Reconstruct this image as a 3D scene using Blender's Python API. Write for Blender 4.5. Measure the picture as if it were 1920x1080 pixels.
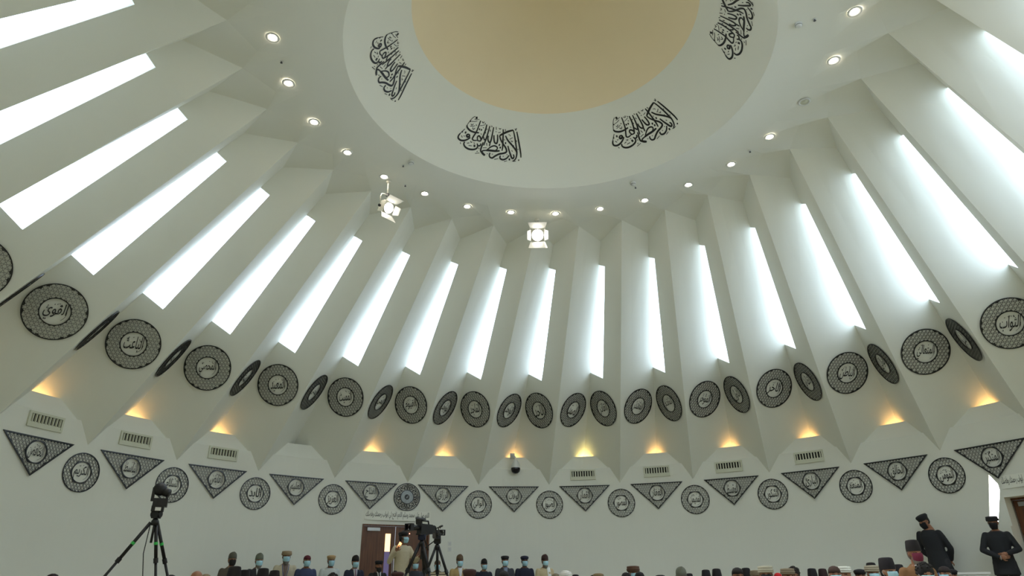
import bpy, bmesh, math, random
from mathutils import Vector, Matrix
from mathutils.geometry import delaunay_2d_cdt
PI = math.pi
random.seed(7)
SC = bpy.context.scene
COL = SC.collection
for _o in list(bpy.data.objects):
    bpy.data.objects.remove(_o)

# ------------------------------------------------------------------ camera
S = 10.0                      # radius of the round hall in metres
CAM = Vector((0.0, -9.171, 0.5))
YAW, PITCH, ROLL, FPX = -0.0908857, 0.4279906, -0.010108, 1245.1466
_fw = Vector((math.sin(YAW) * math.cos(PITCH), math.cos(YAW) * math.cos(PITCH), math.sin(PITCH)))
_r = _fw.cross(Vector((0, 0, 1))).normalized()
_u = _r.cross(_fw)
RT = _r * math.cos(ROLL) + _u * math.sin(ROLL)
UP = -_r * math.sin(ROLL) + _u * math.cos(ROLL)
cd = bpy.data.cameras.new('camera')
cd.sensor_width = 36.0
cd.lens = FPX / 1920 * 36.0
cd.clip_end = 200
co = bpy.data.objects.new('camera', cd)
COL.objects.link(co)
co.matrix_world = Matrix(((RT.x, UP.x, -_fw.x, CAM.x), (RT.y, UP.y, -_fw.y, CAM.y), (RT.z, UP.z, -_fw.z, CAM.z), (0, 0, 0, 1)))
SC.camera = co

# ------------------------------------------------------------------ world, light levels, exposure
SC.view_settings.view_transform = 'Standard'
SC.view_settings.look = 'None'
SC.view_settings.gamma = 1.0
SC.view_settings.use_curve_mapping = False
SC.view_settings.exposure = 0.18
SC.cycles.use_denoising = True
SC.cycles.max_bounces = 10
SC.cycles.diffuse_bounces = 8
SC.cycles.sample_clamp_indirect = 6.0
W = bpy.data.worlds.new('overcast_sky')
SC.world = W
W.use_nodes = True
W.node_tree.nodes['Background'].inputs[0].default_value = (0.80, 0.90, 1.0, 1)
W.node_tree.nodes['Background'].inputs[1].default_value = 1.0
DAYLIGHT = (0.66, 0.81, 1.0)
WIN_L = 5.2
LAMP_L = 60.0
COVE_W = 1.5
STUDIO_L = 22.0
STUDIO_W = 1500.0
DOWN_W = 55.0


def lin(r, g, b):
    f = lambda c: (c / 255 / 12.92) if c / 255 <= 0.04045 else ((c / 255 + 0.055) / 1.055) ** 2.4
    return (f(r), f(g), f(b), 1)


# ------------------------------------------------------------------ materials
def mat(name, col, rough=0.6, metal=0.0, noise=0.0, nscale=40, bump=0.0, spec=None):
    m = bpy.data.materials.new(name)
    m.use_nodes = True
    nt = m.node_tree
    b = nt.nodes['Principled BSDF']
    b.inputs['Base Color'].default_value = col
    b.inputs['Roughness'].default_value = rough
    b.inputs['Metallic'].default_value = metal
    if spec is not None:
        b.inputs['Specular IOR Level'].default_value = spec
    if noise or bump:
        tc = nt.nodes.new('ShaderNodeTexCoord')
        n = nt.nodes.new('ShaderNodeTexNoise')
        n.inputs['Scale'].default_value = nscale
        n.inputs['Detail'].default_value = 4
        nt.links.new(tc.outputs['Object'], n.inputs['Vector'])
        if noise:
            mx = nt.nodes.new('ShaderNodeMix')
            mx.data_type = 'RGBA'
            mx.inputs[6].default_value = [c * (1 - noise) for c in col[:3]] + [1]
            mx.inputs[7].default_value = [min(1, c * (1 + noise)) for c in col[:3]] + [1]
            nt.links.new(n.outputs['Fac'], mx.inputs[0])
            nt.links.new(mx.outputs[2], b.inputs['Base Color'])
        if bump:
            bp = nt.nodes.new('ShaderNodeBump')
            bp.inputs['Strength'].default_value = bump
            bp.inputs['Distance'].default_value = 0.01
            nt.links.new(n.outputs['Fac'], bp.inputs['Height'])
            nt.links.new(bp.outputs['Normal'], b.inputs['Normal'])
    return m


def emit(name, col, strength):
    m = bpy.data.materials.new(name)
    m.use_nodes = True
    nt = m.node_tree
    nt.nodes.remove(nt.nodes['Principled BSDF'])
    e = nt.nodes.new('ShaderNodeEmission')
    e.inputs[0].default_value = (*col[:3], 1)
    e.inputs[1].default_value = strength
    nt.links.new(e.outputs[0], nt.nodes['Material Output'].inputs[0])
    return m


PAINT = (0.78, 0.79, 0.73, 1)
M_wall = mat('wall_paint', PAINT, 0.75, noise=0.012, nscale=1.5, spec=0.2)
M_dome = mat('dome_paint', (0.84, 0.85, 0.785, 1), 0.8, noise=0.01, nscale=1.0, spec=0.2)
M_cream = mat('cream_paint', lin(246, 229, 196), 0.8, noise=0.02, nscale=1.2, spec=0.2)
M_carpet = mat('green_carpet', lin(165, 160, 134), 0.95, noise=0.15, nscale=60, bump=0.3)
M_black = mat('black_gloss', lin(22, 23, 25), 0.28)
M_ink = mat('black_lettering', lin(20, 20, 20), 0.5)
M_plastic = mat('black_plastic', lin(24, 24, 27), 0.45)
M_greypl = mat('grey_plastic', lin(70, 72, 76), 0.5)
M_whitepl = mat('white_plastic', lin(214, 216, 214), 0.4)
M_metal = mat('brushed_metal', lin(176, 178, 180), 0.35, 0.9)
M_ventin = mat('vent_inside', lin(26, 22, 19), 0.8)
M_ventfr = mat('vent_frame', lin(206, 208, 190), 0.5)
M_fixture = mat('pale_lamp_housing', lin(214, 212, 200), 0.45)
M_green = mat('green_band', lin(60, 190, 90), 0.5)
M_dark_gl = mat('smoked_dome', lin(18, 18, 26), 0.12)
M_silver = mat('silver_disc', lin(120, 124, 122), 0.3, 0.7, noise=0.3, nscale=18)


def wood():
    m = bpy.data.materials.new('brown_wood')
    m.use_nodes = True
    nt = m.node_tree
    b = nt.nodes['Principled BSDF']
    b.inputs['Roughness'].default_value = 0.45
    tc = nt.nodes.new('ShaderNodeTexCoord')
    mp = nt.nodes.new('ShaderNodeMapping')
    mp.inputs['Scale'].default_value = (14, 14, 0.8)
    n = nt.nodes.new('ShaderNodeTexNoise')
    n.inputs['Scale'].default_value = 2.5
    n.inputs['Detail'].default_value = 6
    r = nt.nodes.new('ShaderNodeValToRGB')
    r.color_ramp.elements[0].position = 0.3
    r.color_ramp.elements[0].color = lin(82, 50, 32)
    r.color_ramp.elements[1].position = 0.7
    r.color_ramp.elements[1].color = lin(118, 74, 46)
    for a, c in ((tc.outputs['Object'], mp.inputs[0]), (mp.outputs[0], n.inputs['Vector']), (n.outputs['Fac'], r.inputs[0]), (r.outputs[0], b.inputs['Base Color'])):
        nt.links.new(a, c)
    return m


M_wood = wood()


M_lat = mat('black_lattice', lin(38, 40, 40), 0.35)


# ------------------------------------------------------------------ mesh builder
class MB:
    def __init__(s):
        s.v, s.f, s.m = [], [], []

    def add(s, vs, fs, m=0):
        o = len(s.v)
        s.v += [tuple(x) for x in vs]
        for f in fs:
            s.f.append(tuple(i + o for i in f))
            s.m.append(m)
        return s

    def box(s, c, d, R=None, m=0):
        c = Vector(c)
        p = []
        for z in (-1, 1):
            for y in (-1, 1):
                for x in (-1, 1):
                    q = Vector((x * d[0] / 2, y * d[1] / 2, z * d[2] / 2))
                    p.append(c + (R @ q if R else q))
        return s.add(p, [(0, 2, 3, 1), (4, 5, 7, 6), (0, 1, 5, 4), (2, 6, 7, 3), (0, 4, 6, 2), (1, 3, 7, 5)], m)

    def tube(s, path, rad, n=10, m=0, closed=False):
        path = [Vector(p) for p in path]
        if not isinstance(rad, (list, tuple)):
            rad = [rad] * len(path)
        K = len(path)
        vs, fs, up = [], [], None
        for i, p in enumerate(path):
            a = path[(i - 1) % K if closed else max(i - 1, 0)]
            b = path[(i + 1) % K if closed else min(i + 1, K - 1)]
            t = (b - a).normalized()
            if up is None:
                up = t.orthogonal().normalized()
            up = (up - t * up.dot(t)).normalized()
            w = t.cross(up)
            for k in range(n):
                an = 2 * PI * k / n
                vs.append(p + (up * math.cos(an) + w * math.sin(an)) * rad[i])
        for i in range(K if closed else K - 1):
            j = (i + 1) % K
            for k in range(n):
                fs.append((i * n + k, i * n + (k + 1) % n, j * n + (k + 1) % n, j * n + k))
        if not closed:
            fs.append(tuple(range(n - 1, -1, -1)))
            fs.append(tuple((K - 1) * n + k for k in range(n)))
        return s.add(vs, fs, m)

    def lathe(s, prof, n=32, M=None, m=0, a0=0, sx=1.0, sy=1.0):
        vs, fs = [], []
        for r, z in prof:
            for k in range(n):
                a = a0 + 2 * PI * k / n
                p = Vector((r * math.cos(a) * sx, r * math.sin(a) * sy, z))
                vs.append(M @ p if M else p)
        for i in range(len(prof) - 1):
            for k in range(n):
                fs.append((i * n + k, i * n + (k + 1) % n, (i + 1) * n + (k + 1) % n, (i + 1) * n + k))
        return s.add(vs, fs, m)

    def ball(s, c, r, n=12, R=None, m=0):
        """ellipsoid, r = three radii"""
        c = Vector(c)
        vs, fs = [], []
        h = n // 2 + 1
        for i in range(1, h):
            t = PI * i / h
            for k in range(n):
                a = 2 * PI * k / n
                q = Vector((r[0] * math.sin(t) * math.cos(a), r[1] * math.sin(t) * math.sin(a), r[2] * math.cos(t)))
                vs.append(c + (R @ q if R else q))
        for z in (1, -1):
            q = Vector((0, 0, r[2] * z))
            vs.append(c + (R @ q if R else q))
        nv = (h - 1) * n
        for i in range(h - 2):
            for k in range(n):
                fs.append((i * n + k, (i + 1) * n + k, (i + 1) * n + (k + 1) % n, i * n + (k + 1) % n))
        for k in range(n):
            fs.append((nv, k, (k + 1) % n))
            fs.append((nv + 1, (h - 2) * n + (k + 1) % n, (h - 2) * n + k))
        return s.add(vs, fs, m)

    def prism(s, poly, z0, z1, M=None, m=0):
        n = len(poly)
        vs = [Vector((x, y, z)) for z in (z0, z1) for x, y in poly]
        if M:
            vs = [M @ q for q in vs]
        fs = [tuple(range(n - 1, -1, -1)), tuple(range(n, 2 * n))]
        fs += [(i, (i + 1) % n, n + (i + 1) % n, n + i) for i in range(n)]
        return s.add(vs, fs, m)

    def xf(s, M):
        s.v = [tuple(M @ Vector(p)) for p in s.v]
        return s


def mesh_of(name, mb, mats, smooth=False):
    me = bpy.data.meshes.new(name)
    me.from_pydata(mb.v, [], mb.f)
    if not isinstance(mats, (list, tuple)):
        mats = [mats]
    for m in mats:
        me.materials.append(m)
    if len(mats) > 1:
        me.polygons.foreach_set('material_index', mb.m)
    if smooth:
        me.polygons.foreach_set('use_smooth', [True] * len(me.polygons))
    me.update()
    bm = bmesh.new()
    bm.from_mesh(me)
    bmesh.ops.recalc_face_normals(bm, faces=bm.faces)
    bm.to_mesh(me)
    bm.free()
    if smooth == 'auto':
        me.set_sharp_from_angle(angle=math.radians(40))
    return me


def link(name, me, parent=None, M=None):
    o = bpy.data.objects.new(name, me)
    COL.objects.link(o)
    if parent:
        o.parent = parent
    if M is not None:
        o.matrix_basis = M
    return o


def obj(name, mb, mats, parent=None, smooth=False, M=None):
    return link(name, mesh_of(name, mb, mats, smooth), parent, M)


def tag(o, label=None, cat=None, group=None, kind=None):
    if label:
        o['label'] = label
    if cat:
        o['category'] = cat
    if group:
        o['group'] = group
    if kind:
        o['kind'] = kind
    return o


def thing(name, label, cat, M=None, group=None):
    o = bpy.data.objects.new(name, None)
    o.empty_display_size = 0.1
    COL.objects.link(o)
    if M is not None:
        o.matrix_world = M
    return tag(o, label, cat, group)


def struct(name, mb, mats, smooth=False, label=None, cat=None):
    return tag(obj(name, mb, mats, None, smooth), label, cat, None, 'structure')


def frame(o, x, y, z):
    return Matrix(((x.x, y.x, z.x, o.x), (x.y, y.y, z.y, o.y), (x.z, y.z, z.z, o.z), (0, 0, 0, 1)))


# ------------------------------------------------------------------ hall geometry (32 folds)
N = 32
TH0 = 0.1746875
DA = 2 * PI / N
Z0 = CAM.z - 0.479215
ZC = Z0 + 8.814454
ZT = Z0 + 3.16117
RA, PA = 5.493625, 0.7318867
RV, PV = 6.261372, 1.1434805
RM, PM = 5.145942, 1.360983
RB, PB = 11.368729, 0.4495858
DROP = 0.085


def az(i):
    return TH0 - (i - 9.5) * DA


def pol(r, i, z):
    a = az(i)
    return Vector((-r * math.sin(a), r * math.cos(a), z))


PT_A = lambda i: pol(RA, i + PA, ZC)
PT_V = lambda i: pol(RV, i + PV, ZC - DROP)
PT_T = lambda i: pol(S, i, ZT)
PT_B = lambda i: pol(RB, i + PB, ZT)


def face_pt(i, side, s, v):
    """s: 0 at the ridge, 1 at the valley; v: 0 at the bottom, 1 at the ceiling"""
    if side == 'L':
        c = (PT_T(i), PT_B(i), PT_V(i), PT_A(i))
    else:
        c = (PT_T(i + 1), PT_B(i), PT_V(i), PT_A(i + 1))
    return c[0] * ((1 - s) * (1 - v)) + c[1] * (s * (1 - v)) + c[2] * (s * v) + c[3] * ((1 - s) * v)


def ray(px, py):
    return (_fw + RT * ((px - 960) / FPX) - UP * ((py - 540) / FPX)).normalized()


def on_plane(px, py, z=None):
    d = ray(px, py)
    return CAM + d * (((ZC if z is None else z) - CAM.z) / d.z)


def on_cyl(px, py, R=S):
    d = ray(px, py)
    a = d.x ** 2 + d.y ** 2
    b = CAM.x * d.x + CAM.y * d.y
    c = CAM.x ** 2 + CAM.y ** 2 - R * R
    return CAM + d * ((-b + math.sqrt(b * b - a * c)) / a)


def at_dist(px, py, D):
    d = ray(px, py)
    return CAM + d * (D / math.hypot(d.x, d.y))


def idx_of(p):
    return 9.5 - (math.atan2(-p.x, p.y) - TH0) / DA


def wall_frame(i, z, R=S):
    """frame on the round wall: x to the right as seen from inside, y up, z into the room"""
    o = pol(R, i, z)
    n = Vector((-o.x, -o.y, 0)).normalized()
    y = Vector((0, 0, 1))
    return frame(o, y.cross(n), y, n)


# floor
mb = MB()
mb.add([(10.4 * math.cos(2 * PI * k / 96), 10.4 * math.sin(2 * PI * k / 96), z) for z in (0, -0.2) for k in range(96)],
       [tuple(range(96)), tuple(range(191, 95, -1))] + [(k, (k + 1) % 96, 96 + (k + 1) % 96, 96 + k) for k in range(96)])
struct('floor', mb, M_carpet)

# round lower wall with openings for two doors and an added slot for the sun patch beside the second door
Z_K = Z0 + 3.592            # crease under the ledge
D1 = (idx_of(on_cyl(680, 981)), idx_of(on_cyl(806, 985)))
D1_TOP = on_cyl(740, 984).z
D2 = (idx_of(on_cyl(1878, 931)), 16.15)
D2_TOP = on_cyl(1889, 932).z
SUN_Q = [on_cyl(1855.6, 978), on_cyl(1872, 978), on_cyl(1875, 912), on_cyl(1853.6, 889.5)]
SUN_Q = [(idx_of(q), q.z) for q in SUN_Q]
SUN_I = (min(q[0] for q in SUN_Q) - 0.02, max(q[0] for q in SUN_Q) + 0.005)
SUN_Z = (min(q[1] for q in SUN_Q) - 0.1, max(q[1] for q in SUN_Q) + 0.1)
cuts = sorted(set([k / 6 for k in range(N * 6)] + [D1[0], D1[1], D2[0], D2[1], SUN_I[0], SUN_I[1]]))
mb = MB()
for k, a in enumerate(cuts):
    b = cuts[k + 1] if k + 1 < len(cuts) else N
    m_ = (a + b) / 2
    spans = [(0.0, Z_K, 0.0, Z_K)]
    if D1[0] < m_ < D1[1]:
        spans = [(D1_TOP, Z_K, D1_TOP, Z_K)]
    elif D2[0] < m_ < D2[1]:
        spans = [(D2_TOP, Z_K, D2_TOP, Z_K)]
    elif SUN_I[0] < m_ < SUN_I[1]:
        spans = [(0, SUN_Z[0], 0, SUN_Z[0]), (SUN_Z[1], Z_K, SUN_Z[1], Z_K)]
    for z0, z1, z2, z3 in spans:
        mb.add([pol(S, a, z0), pol(S, b, z2), pol(S, b, z3), pol(S, a, z1)], [(0, 1, 2, 3)])
for lo, hi, top, dp in ((D1[0], D1[1], D1_TOP, 0.14), (D2[0], D2[1], D2_TOP, 0.42)):     # reveals
    for q in (lo, hi):
        mb.add([pol(S, q, 0), pol(S + dp, q, 0), pol(S + dp, q, top), pol(S, q, top)], [(0, 1, 2, 3)])
    K = 8
    for j in range(K):
        a, b = lo + (hi - lo) * j / K, lo + (hi - lo) * (j + 1) / K
        mb.add([pol(S, a, top), pol(S, b, top), pol(S + dp, b, top), pol(S + dp, a, top)], [(0, 1, 2, 3)])
wq = [pol(S, *q) for q in SUN_Q]
wo = [pol(S, SUN_I[0], SUN_Z[0]), pol(S, SUN_I[1], SUN_Z[0]), pol(S, SUN_I[1], SUN_Z[1]), pol(S, SUN_I[0], SUN_Z[1])]
we = [pol(S + 0.06, *q) for q in SUN_Q]
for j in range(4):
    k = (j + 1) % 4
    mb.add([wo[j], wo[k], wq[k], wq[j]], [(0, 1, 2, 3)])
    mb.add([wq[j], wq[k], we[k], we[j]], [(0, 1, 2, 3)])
me = mesh_of('wall_round', mb, M_wall, False)
tag(link('wall_round', me), None, None, None, 'structure')

# ledge band above the crease and the shelf behind it
Z_L = Z0 + 3.952
mb = MB()
K = N * 6
prof = [(S, Z_K), (S + 0.05, Z_K + 0.012), (S + 0.20, Z_L), (S + 0.26, Z_L), (S + 0.26, Z_L - 0.16), (S + 1.6, Z_L - 0.16)]
for j in range(len(prof) - 1):
    for k in range(K):
        a, b = k / 6, (k + 1) / 6
        mb.add([pol(prof[j][0], a, prof[j][1]), pol(prof[j][0], b, prof[j][1]), pol(prof[j + 1][0], b, prof[j + 1][1]), pol(prof[j + 1][0], a, prof[j + 1][1])], [(0, 1, 2, 3)])
struct('trim_1', mb, M_wall)

# pleated upper wall with a tall window opening beside every valley
WB_V, WT_V = 1 - 0.49296, 1 - 0.08365
WBO, WTO = (0.555, 0.4563), (0.705, 0.8900)
REV = 0.32
mb = MB()
HOLES = []
for i in range(N):
    K = 6
    for j in range(K):                                 # whole left face
        for q in range(3):
            s0, s1, v0, v1 = q / 3, (q + 1) / 3, j / K, (j + 1) / K
            mb.add([face_pt(i, 'L', s0, v0), face_pt(i, 'L', s1, v0), face_pt(i, 'L', s1, v1), face_pt(i, 'L', s0, v1)], [(0, 1, 2, 3)])
    F = lambda s, v: face_pt(i, 'R', s, v)
    h = [F(1, WB_V), F(*WBO), F(*WTO), F(1, WT_V)]
    p = [F(0, 0), F(1, 0), h[0], h[1], F(0, WBO[1]), F(0, WTO[1]), h[2], h[3], F(1, 1), F(0, 1)]
    mb.add(p, [(0, 1, 2, 3), (0, 3, 4), (4, 3, 6, 5), (5, 6, 7, 8), (5, 8, 9)])
    # the reveal follows the plane of the left face outwards
    val = (h[3] - h[0]).normalized()
    out = PT_B(i) - PT_T(i)
    out = (out - val * out.dot(val)).normalized() * REV
    mb.add([q for q in h] + [q + out for q in h], [(0, 1, 5, 4), (1, 2, 6, 5), (2, 3, 7, 6), (3, 0, 4, 7)])
    HOLES.append([q + out for q in h])
struct('wall_pleated', mb, M_wall)

# window panes: overcast daylight behind frosted glass (brighter on the side the sun stands on)
M_pane = {}
for i in range(N):
    bright = 1.0 + 1.3 * max(0.0, math.cos((i - 17.5) * DA)) ** 2
    q = round(bright, 1)
    if q not in M_pane:
        M_pane[q] = emit('daylight_glass', DAYLIGHT, WIN_L * q)
    h = HOLES[i]
    ext = (h[1] - h[0]) * 0.04
    mb = MB().add([h[0] - ext * 0, h[1], h[2], h[3]], [(0, 1, 2, 3)])
    struct('window_%d' % (i + 1), mb, M_pane[q])
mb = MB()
mb.add([pol(S + 0.05, *q) for q in SUN_Q], [(0, 1, 2, 3)])
struct('window_33', mb, emit('sun_patch_glow', (1, 1, 1), 9.0))  # added glowing pane standing in for a patch of sunlight on the wall

# ceiling: flat ring round the dome, a star edge and a sloping kite over each fold
DOME_R, CREAM_R, CREAM_H = 3.692, 2.616, 1.244
mb = MB()
K = N * 4
for k in range(K):
    a, b = 2 * PI * k / K, 2 * PI * (k + 1) / K
    P = lambda r, t: (r * math.cos(t), r * math.sin(t), ZC)
    mb.add([P(DOME_R, a), P(DOME_R, b), P(4.95 / math.cos(PI / K) * 0 + 4.6, b), P(4.6, a)], [(0, 1, 2, 3)])
for i in range(N):
    A0, A1, Vv = PT_A(i), PT_A(i + 1), PT_V(i)
    nrm = (A1 - A0).cross(Vv - A0).normalized()
    m0 = pol(RM, i + PM, ZC)
    m0.z = A0.z - (nrm.x * (m0.x - A0.x) + nrm.y * (m0.y - A0.y)) / nrm.z
    mb.add([A0, m0, A1, Vv], [(0, 1, 2, 3)])
    ia, im, ib = (pol(4.6, i + q, ZC) for q in (PA, PM, PA + 1))
    mb.add([ia, im, m0, A0], [(0, 1, 2, 3)])
    mb.add([im, ib, A1, m0], [(0, 1, 2, 3)])
struct('ceiling', mb, M_wall)

c_ = (DOME_R ** 2 - CREAM_R ** 2 - CREAM_H ** 2) / (2 * CREAM_H)
DR = math.hypot(DOME_R, c_)
DC = Vector((0, 0, ZC - c_))
mb = MB()
t0, t1 = math.atan2(c_, DOME_R), math.atan2(CREAM_H + c_, CREAM_R)
ang = [t0 + (t1 - t0) * k / 10 for k in range(11)]
mb.lathe([(DR * math.cos(t), DC.z + DR * math.sin(t)) for t in ang], 128, m=0)
ang = [t1 + (PI / 2 - t1) * k / 12 for k in range(13)]
mb.lathe([(max(DR * math.cos(t), 1e-4), DC.z + DR * math.sin(t)) for t in ang], 128, m=1)
struct('ceiling_dome', mb, [M_dome, M_cream], True)

# ------------------------------------------------------------------ doors
def hex_part(name, pts, depth, m, parent):
    """slab between wall polar coordinates: pts = (i0, i1, z0, z1), depth = (r0, r1)"""
    i0, i1, z0, z1 = pts
    mb = MB()
    K = 4
    for j in range(K):
        a, b = i0 + (i1 - i0) * j / K, i0 + (i1 - i0) * (j + 1) / K
        vs = [pol(r, q, z) for r in depth for q, z in ((a, z0), (b, z0), (b, z1), (a, z1))]
        fs = [(0, 1, 2, 3), (7, 6, 5, 4), (0, 4, 5, 1), (3, 2, 6, 7)]
        if j == 0:
            fs.append((0, 3, 7, 4))
        if j == K - 1:
            fs.append((1, 5, 6, 2))
        mb.add(vs, fs)
    return obj(name, mb, m, parent)


M_vis = emit('lit_glass', lin(255, 214, 150), 2.2)
M_vis2 = emit('dim_lit_glass', lin(120, 112, 150), 0.55)
M_dim = mat('dark_glass', lin(60, 66, 84), 0.15)


def double_door(n, i0, i1, top, S=S):
    d = thing('door_%d' % n, None, None)
    d['kind'] = 'structure'
    mid = (i0 + i1) / 2
    e = 0.02
    hex_part('frame', (i0, i0 + e, 0, top), (S - 0.015, S + 0.1), M_wood, d)
    hex_part('frame', (i1 - e, i1, 0, top), (S - 0.015, S + 0.1), M_wood, d)
    hex_part('frame', (i0, i1, top - 0.04, top), (S - 0.015, S + 0.1), M_wood, d)
    for a, b, lit in ((i0 + e, mid - 0.004, True), (mid + 0.004, i1 - e, False)):
        lf = hex_part('leaf', (a, b, 0.01, top - 0.045), (S + 0.05, S + 0.1), M_wood, d)
        w = b - a
        v0, v1 = (b - 0.30 * w, b - 0.14 * w) if lit else (a + 0.14 * w, a + 0.30 * w)
        hex_part('vision_panel', (v0, v1, 1.45, top - 0.22), (S + 0.044, S + 0.05), M_vis if lit else M_dim, lf)
        hex_part('vision_panel', (v0, v1, 0.55, 1.45), (S + 0.044, S + 0.05), M_vis2 if lit else M_dim, lf)
        hx = b - 0.06 * w if lit else a + 0.06 * w
        hd = MB().tube([pol(S - 0.01, hx, 0.85), pol(S - 0.01, hx, 1.25)], 0.012)
        obj('handle', hd, M_metal, lf)
    hex_part('door_closer', (i0 + 0.07, i0 + 0.24, top - 0.16, top - 0.08), (S + 0.0, S + 0.05), M_metal, d)
    hex_part('closer_plate', (mid + 0.12, mid + 0.19, top - 0.13, top - 0.08), (S + 0.02, S + 0.05), M_metal, d)
    return d


double_door(1, D1[0], D1[1], D1_TOP)
double_door(2, D2[0] - 0.02, D2[1], D2_TOP, S + 0.3)
# ------------------------------------------------------------------ Arabic lettering
FORMS = {'ا': 0xFE8D, 'أ': 0xFE83, 'ب': 0xFE8F, 'ت': 0xFE95, 'ث': 0xFE99, 'ج': 0xFE9D, 'ح': 0xFEA1, 'خ': 0xFEA5, 'د': 0xFEA9, 'ذ': 0xFEAB,
         'ر': 0xFEAD, 'ز': 0xFEAF, 'س': 0xFEB1, 'ش': 0xFEB5, 'ص': 0xFEB9, 'ض': 0xFEBD, 'ط': 0xFEC1, 'ظ': 0xFEC5, 'ع': 0xFEC9, 'غ': 0xFECD,
         'ف': 0xFED1, 'ق': 0xFED5, 'ك': 0xFED9, 'ل': 0xFEDD, 'م': 0xFEE1, 'ن': 0xFEE5, 'ه': 0xFEE9, 'و': 0xFEED, 'ي': 0xFEF1, 'ئ': 0xFE89,
         'ؤ': 0xFE85, 'آ': 0xFE81, 'ة': 0xFE93, 'ء': 0xFE80, 'ى': 0xFEEF}
RIGHT_ONLY = set('اأآدذرزوؤةءى')


def shape(word):
    out = []
    for k, ch in enumerate(word):
        if ch == ' ':
            out.append(' ')
            continue
        pv = k > 0 and word[k - 1] != ' ' and word[k - 1] not in RIGHT_ONLY and ch != 'ء'
        nx = k + 1 < len(word) and word[k + 1] != ' ' and ch not in RIGHT_ONLY and word[k + 1] != 'ء'
        out.append(chr(FORMS[ch] + (3 if pv and nx else 1 if pv else 2 if nx else 0)))
    return ''.join(reversed(out))


def text_mb(word, w, h, z=0.0, slant=0.0):
    cu = bpy.data.curves.new('lettering', 'FONT')
    cu.resolution_u = 2
    cu.offset = 0.008
    cu.body = shape(word)
    o = bpy.data.objects.new('lettering', cu)
    COL.objects.link(o)
    me = bpy.data.meshes.new_from_object(o.evaluated_get(bpy.context.evaluated_depsgraph_get()))
    xs = [v.co.x for v in me.vertices]
    ys = [v.co.y for v in me.vertices]
    x0, x1, y0, y1 = min(xs), max(xs), min(ys), max(ys)
    mb = MB()
    mb.add([((v.co.x - (x0 + x1) / 2) / (x1 - x0) * w + slant * (v.co.y - (y0 + y1) / 2) / (y1 - y0) * h, (v.co.y - (y0 + y1) / 2) / (y1 - y0) * h, z) for v in me.vertices],
           [tuple(p.vertices) for p in me.polygons])
    bpy.data.objects.remove(o)
    bpy.data.curves.remove(cu)
    bpy.data.meshes.remove(me)
    return mb


def strokes_mb(lines, z, m=0):
    """flat pen strokes in a plane: list of (points, width)"""
    mb = MB()
    for pts, w in lines:
        pts = [Vector((p[0], p[1])) for p in pts]
        vs = []
        for k, p in enumerate(pts):
            t = pts[min(k + 1, len(pts) - 1)] - pts[max(k - 1, 0)]
            t = t.normalized() if t.length else Vector((1, 0))
            nn = Vector((-t.y, t.x)) * w / 2
            vs += [(*(p + nn), z), (*(p - nn), z)]
        mb.add(vs, [(2 * k, 2 * k + 1, 2 * k + 3, 2 * k + 2) for k in range(len(pts) - 1)])
    return mb


def ring_mb(r0, r1, z0, z1, n=64):
    return MB().lathe([(r0, z0), (r0, z1), (r1, z1), (r1, z0)], n)


def swash(r, seed):
    """the small vowel marks and curved flourish round each name"""
    rng = random.Random(seed)
    L = []
    a0 = rng.uniform(-1.3, -0.9)
    L.append(([(r * 0.78 * math.cos(a0 + t * 0.16), r * 0.78 * math.sin(a0 + t * 0.16)) for t in range(8)], r * 0.03))
    for _ in range(9):
        a = rng.uniform(0.2, 2.9)
        q = r * rng.uniform(0.55, 0.74)
        x, y = q * math.cos(a), q * math.sin(a)
        t = rng.uniform(0, PI)
        d = r * 0.05
        L.append(([(x - d * math.cos(t), y - d * math.sin(t)), (x + d * math.cos(t), y + d * math.sin(t))], r * 0.05))
    return L


ORD = ['', 'first', 'second', 'third', 'fourth', 'fifth', 'sixth', 'seventh', 'eighth', 'ninth', 'tenth', 'eleventh', 'twelfth', 'thirteenth', 'fourteenth', 'fifteenth', 'sixteenth', 'seventeenth', 'eighteenth', 'nineteenth', 'twentieth']
for _t, _n in ((20, 'twenty'), (30, 'thirty'), (40, 'forty')):
    if _t > 20:
        ORD.append(_n[:-1] + 'ieth')
    for _k in range(1, 10):
        ORD.append(_n + '-' + ORD[_k])

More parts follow.
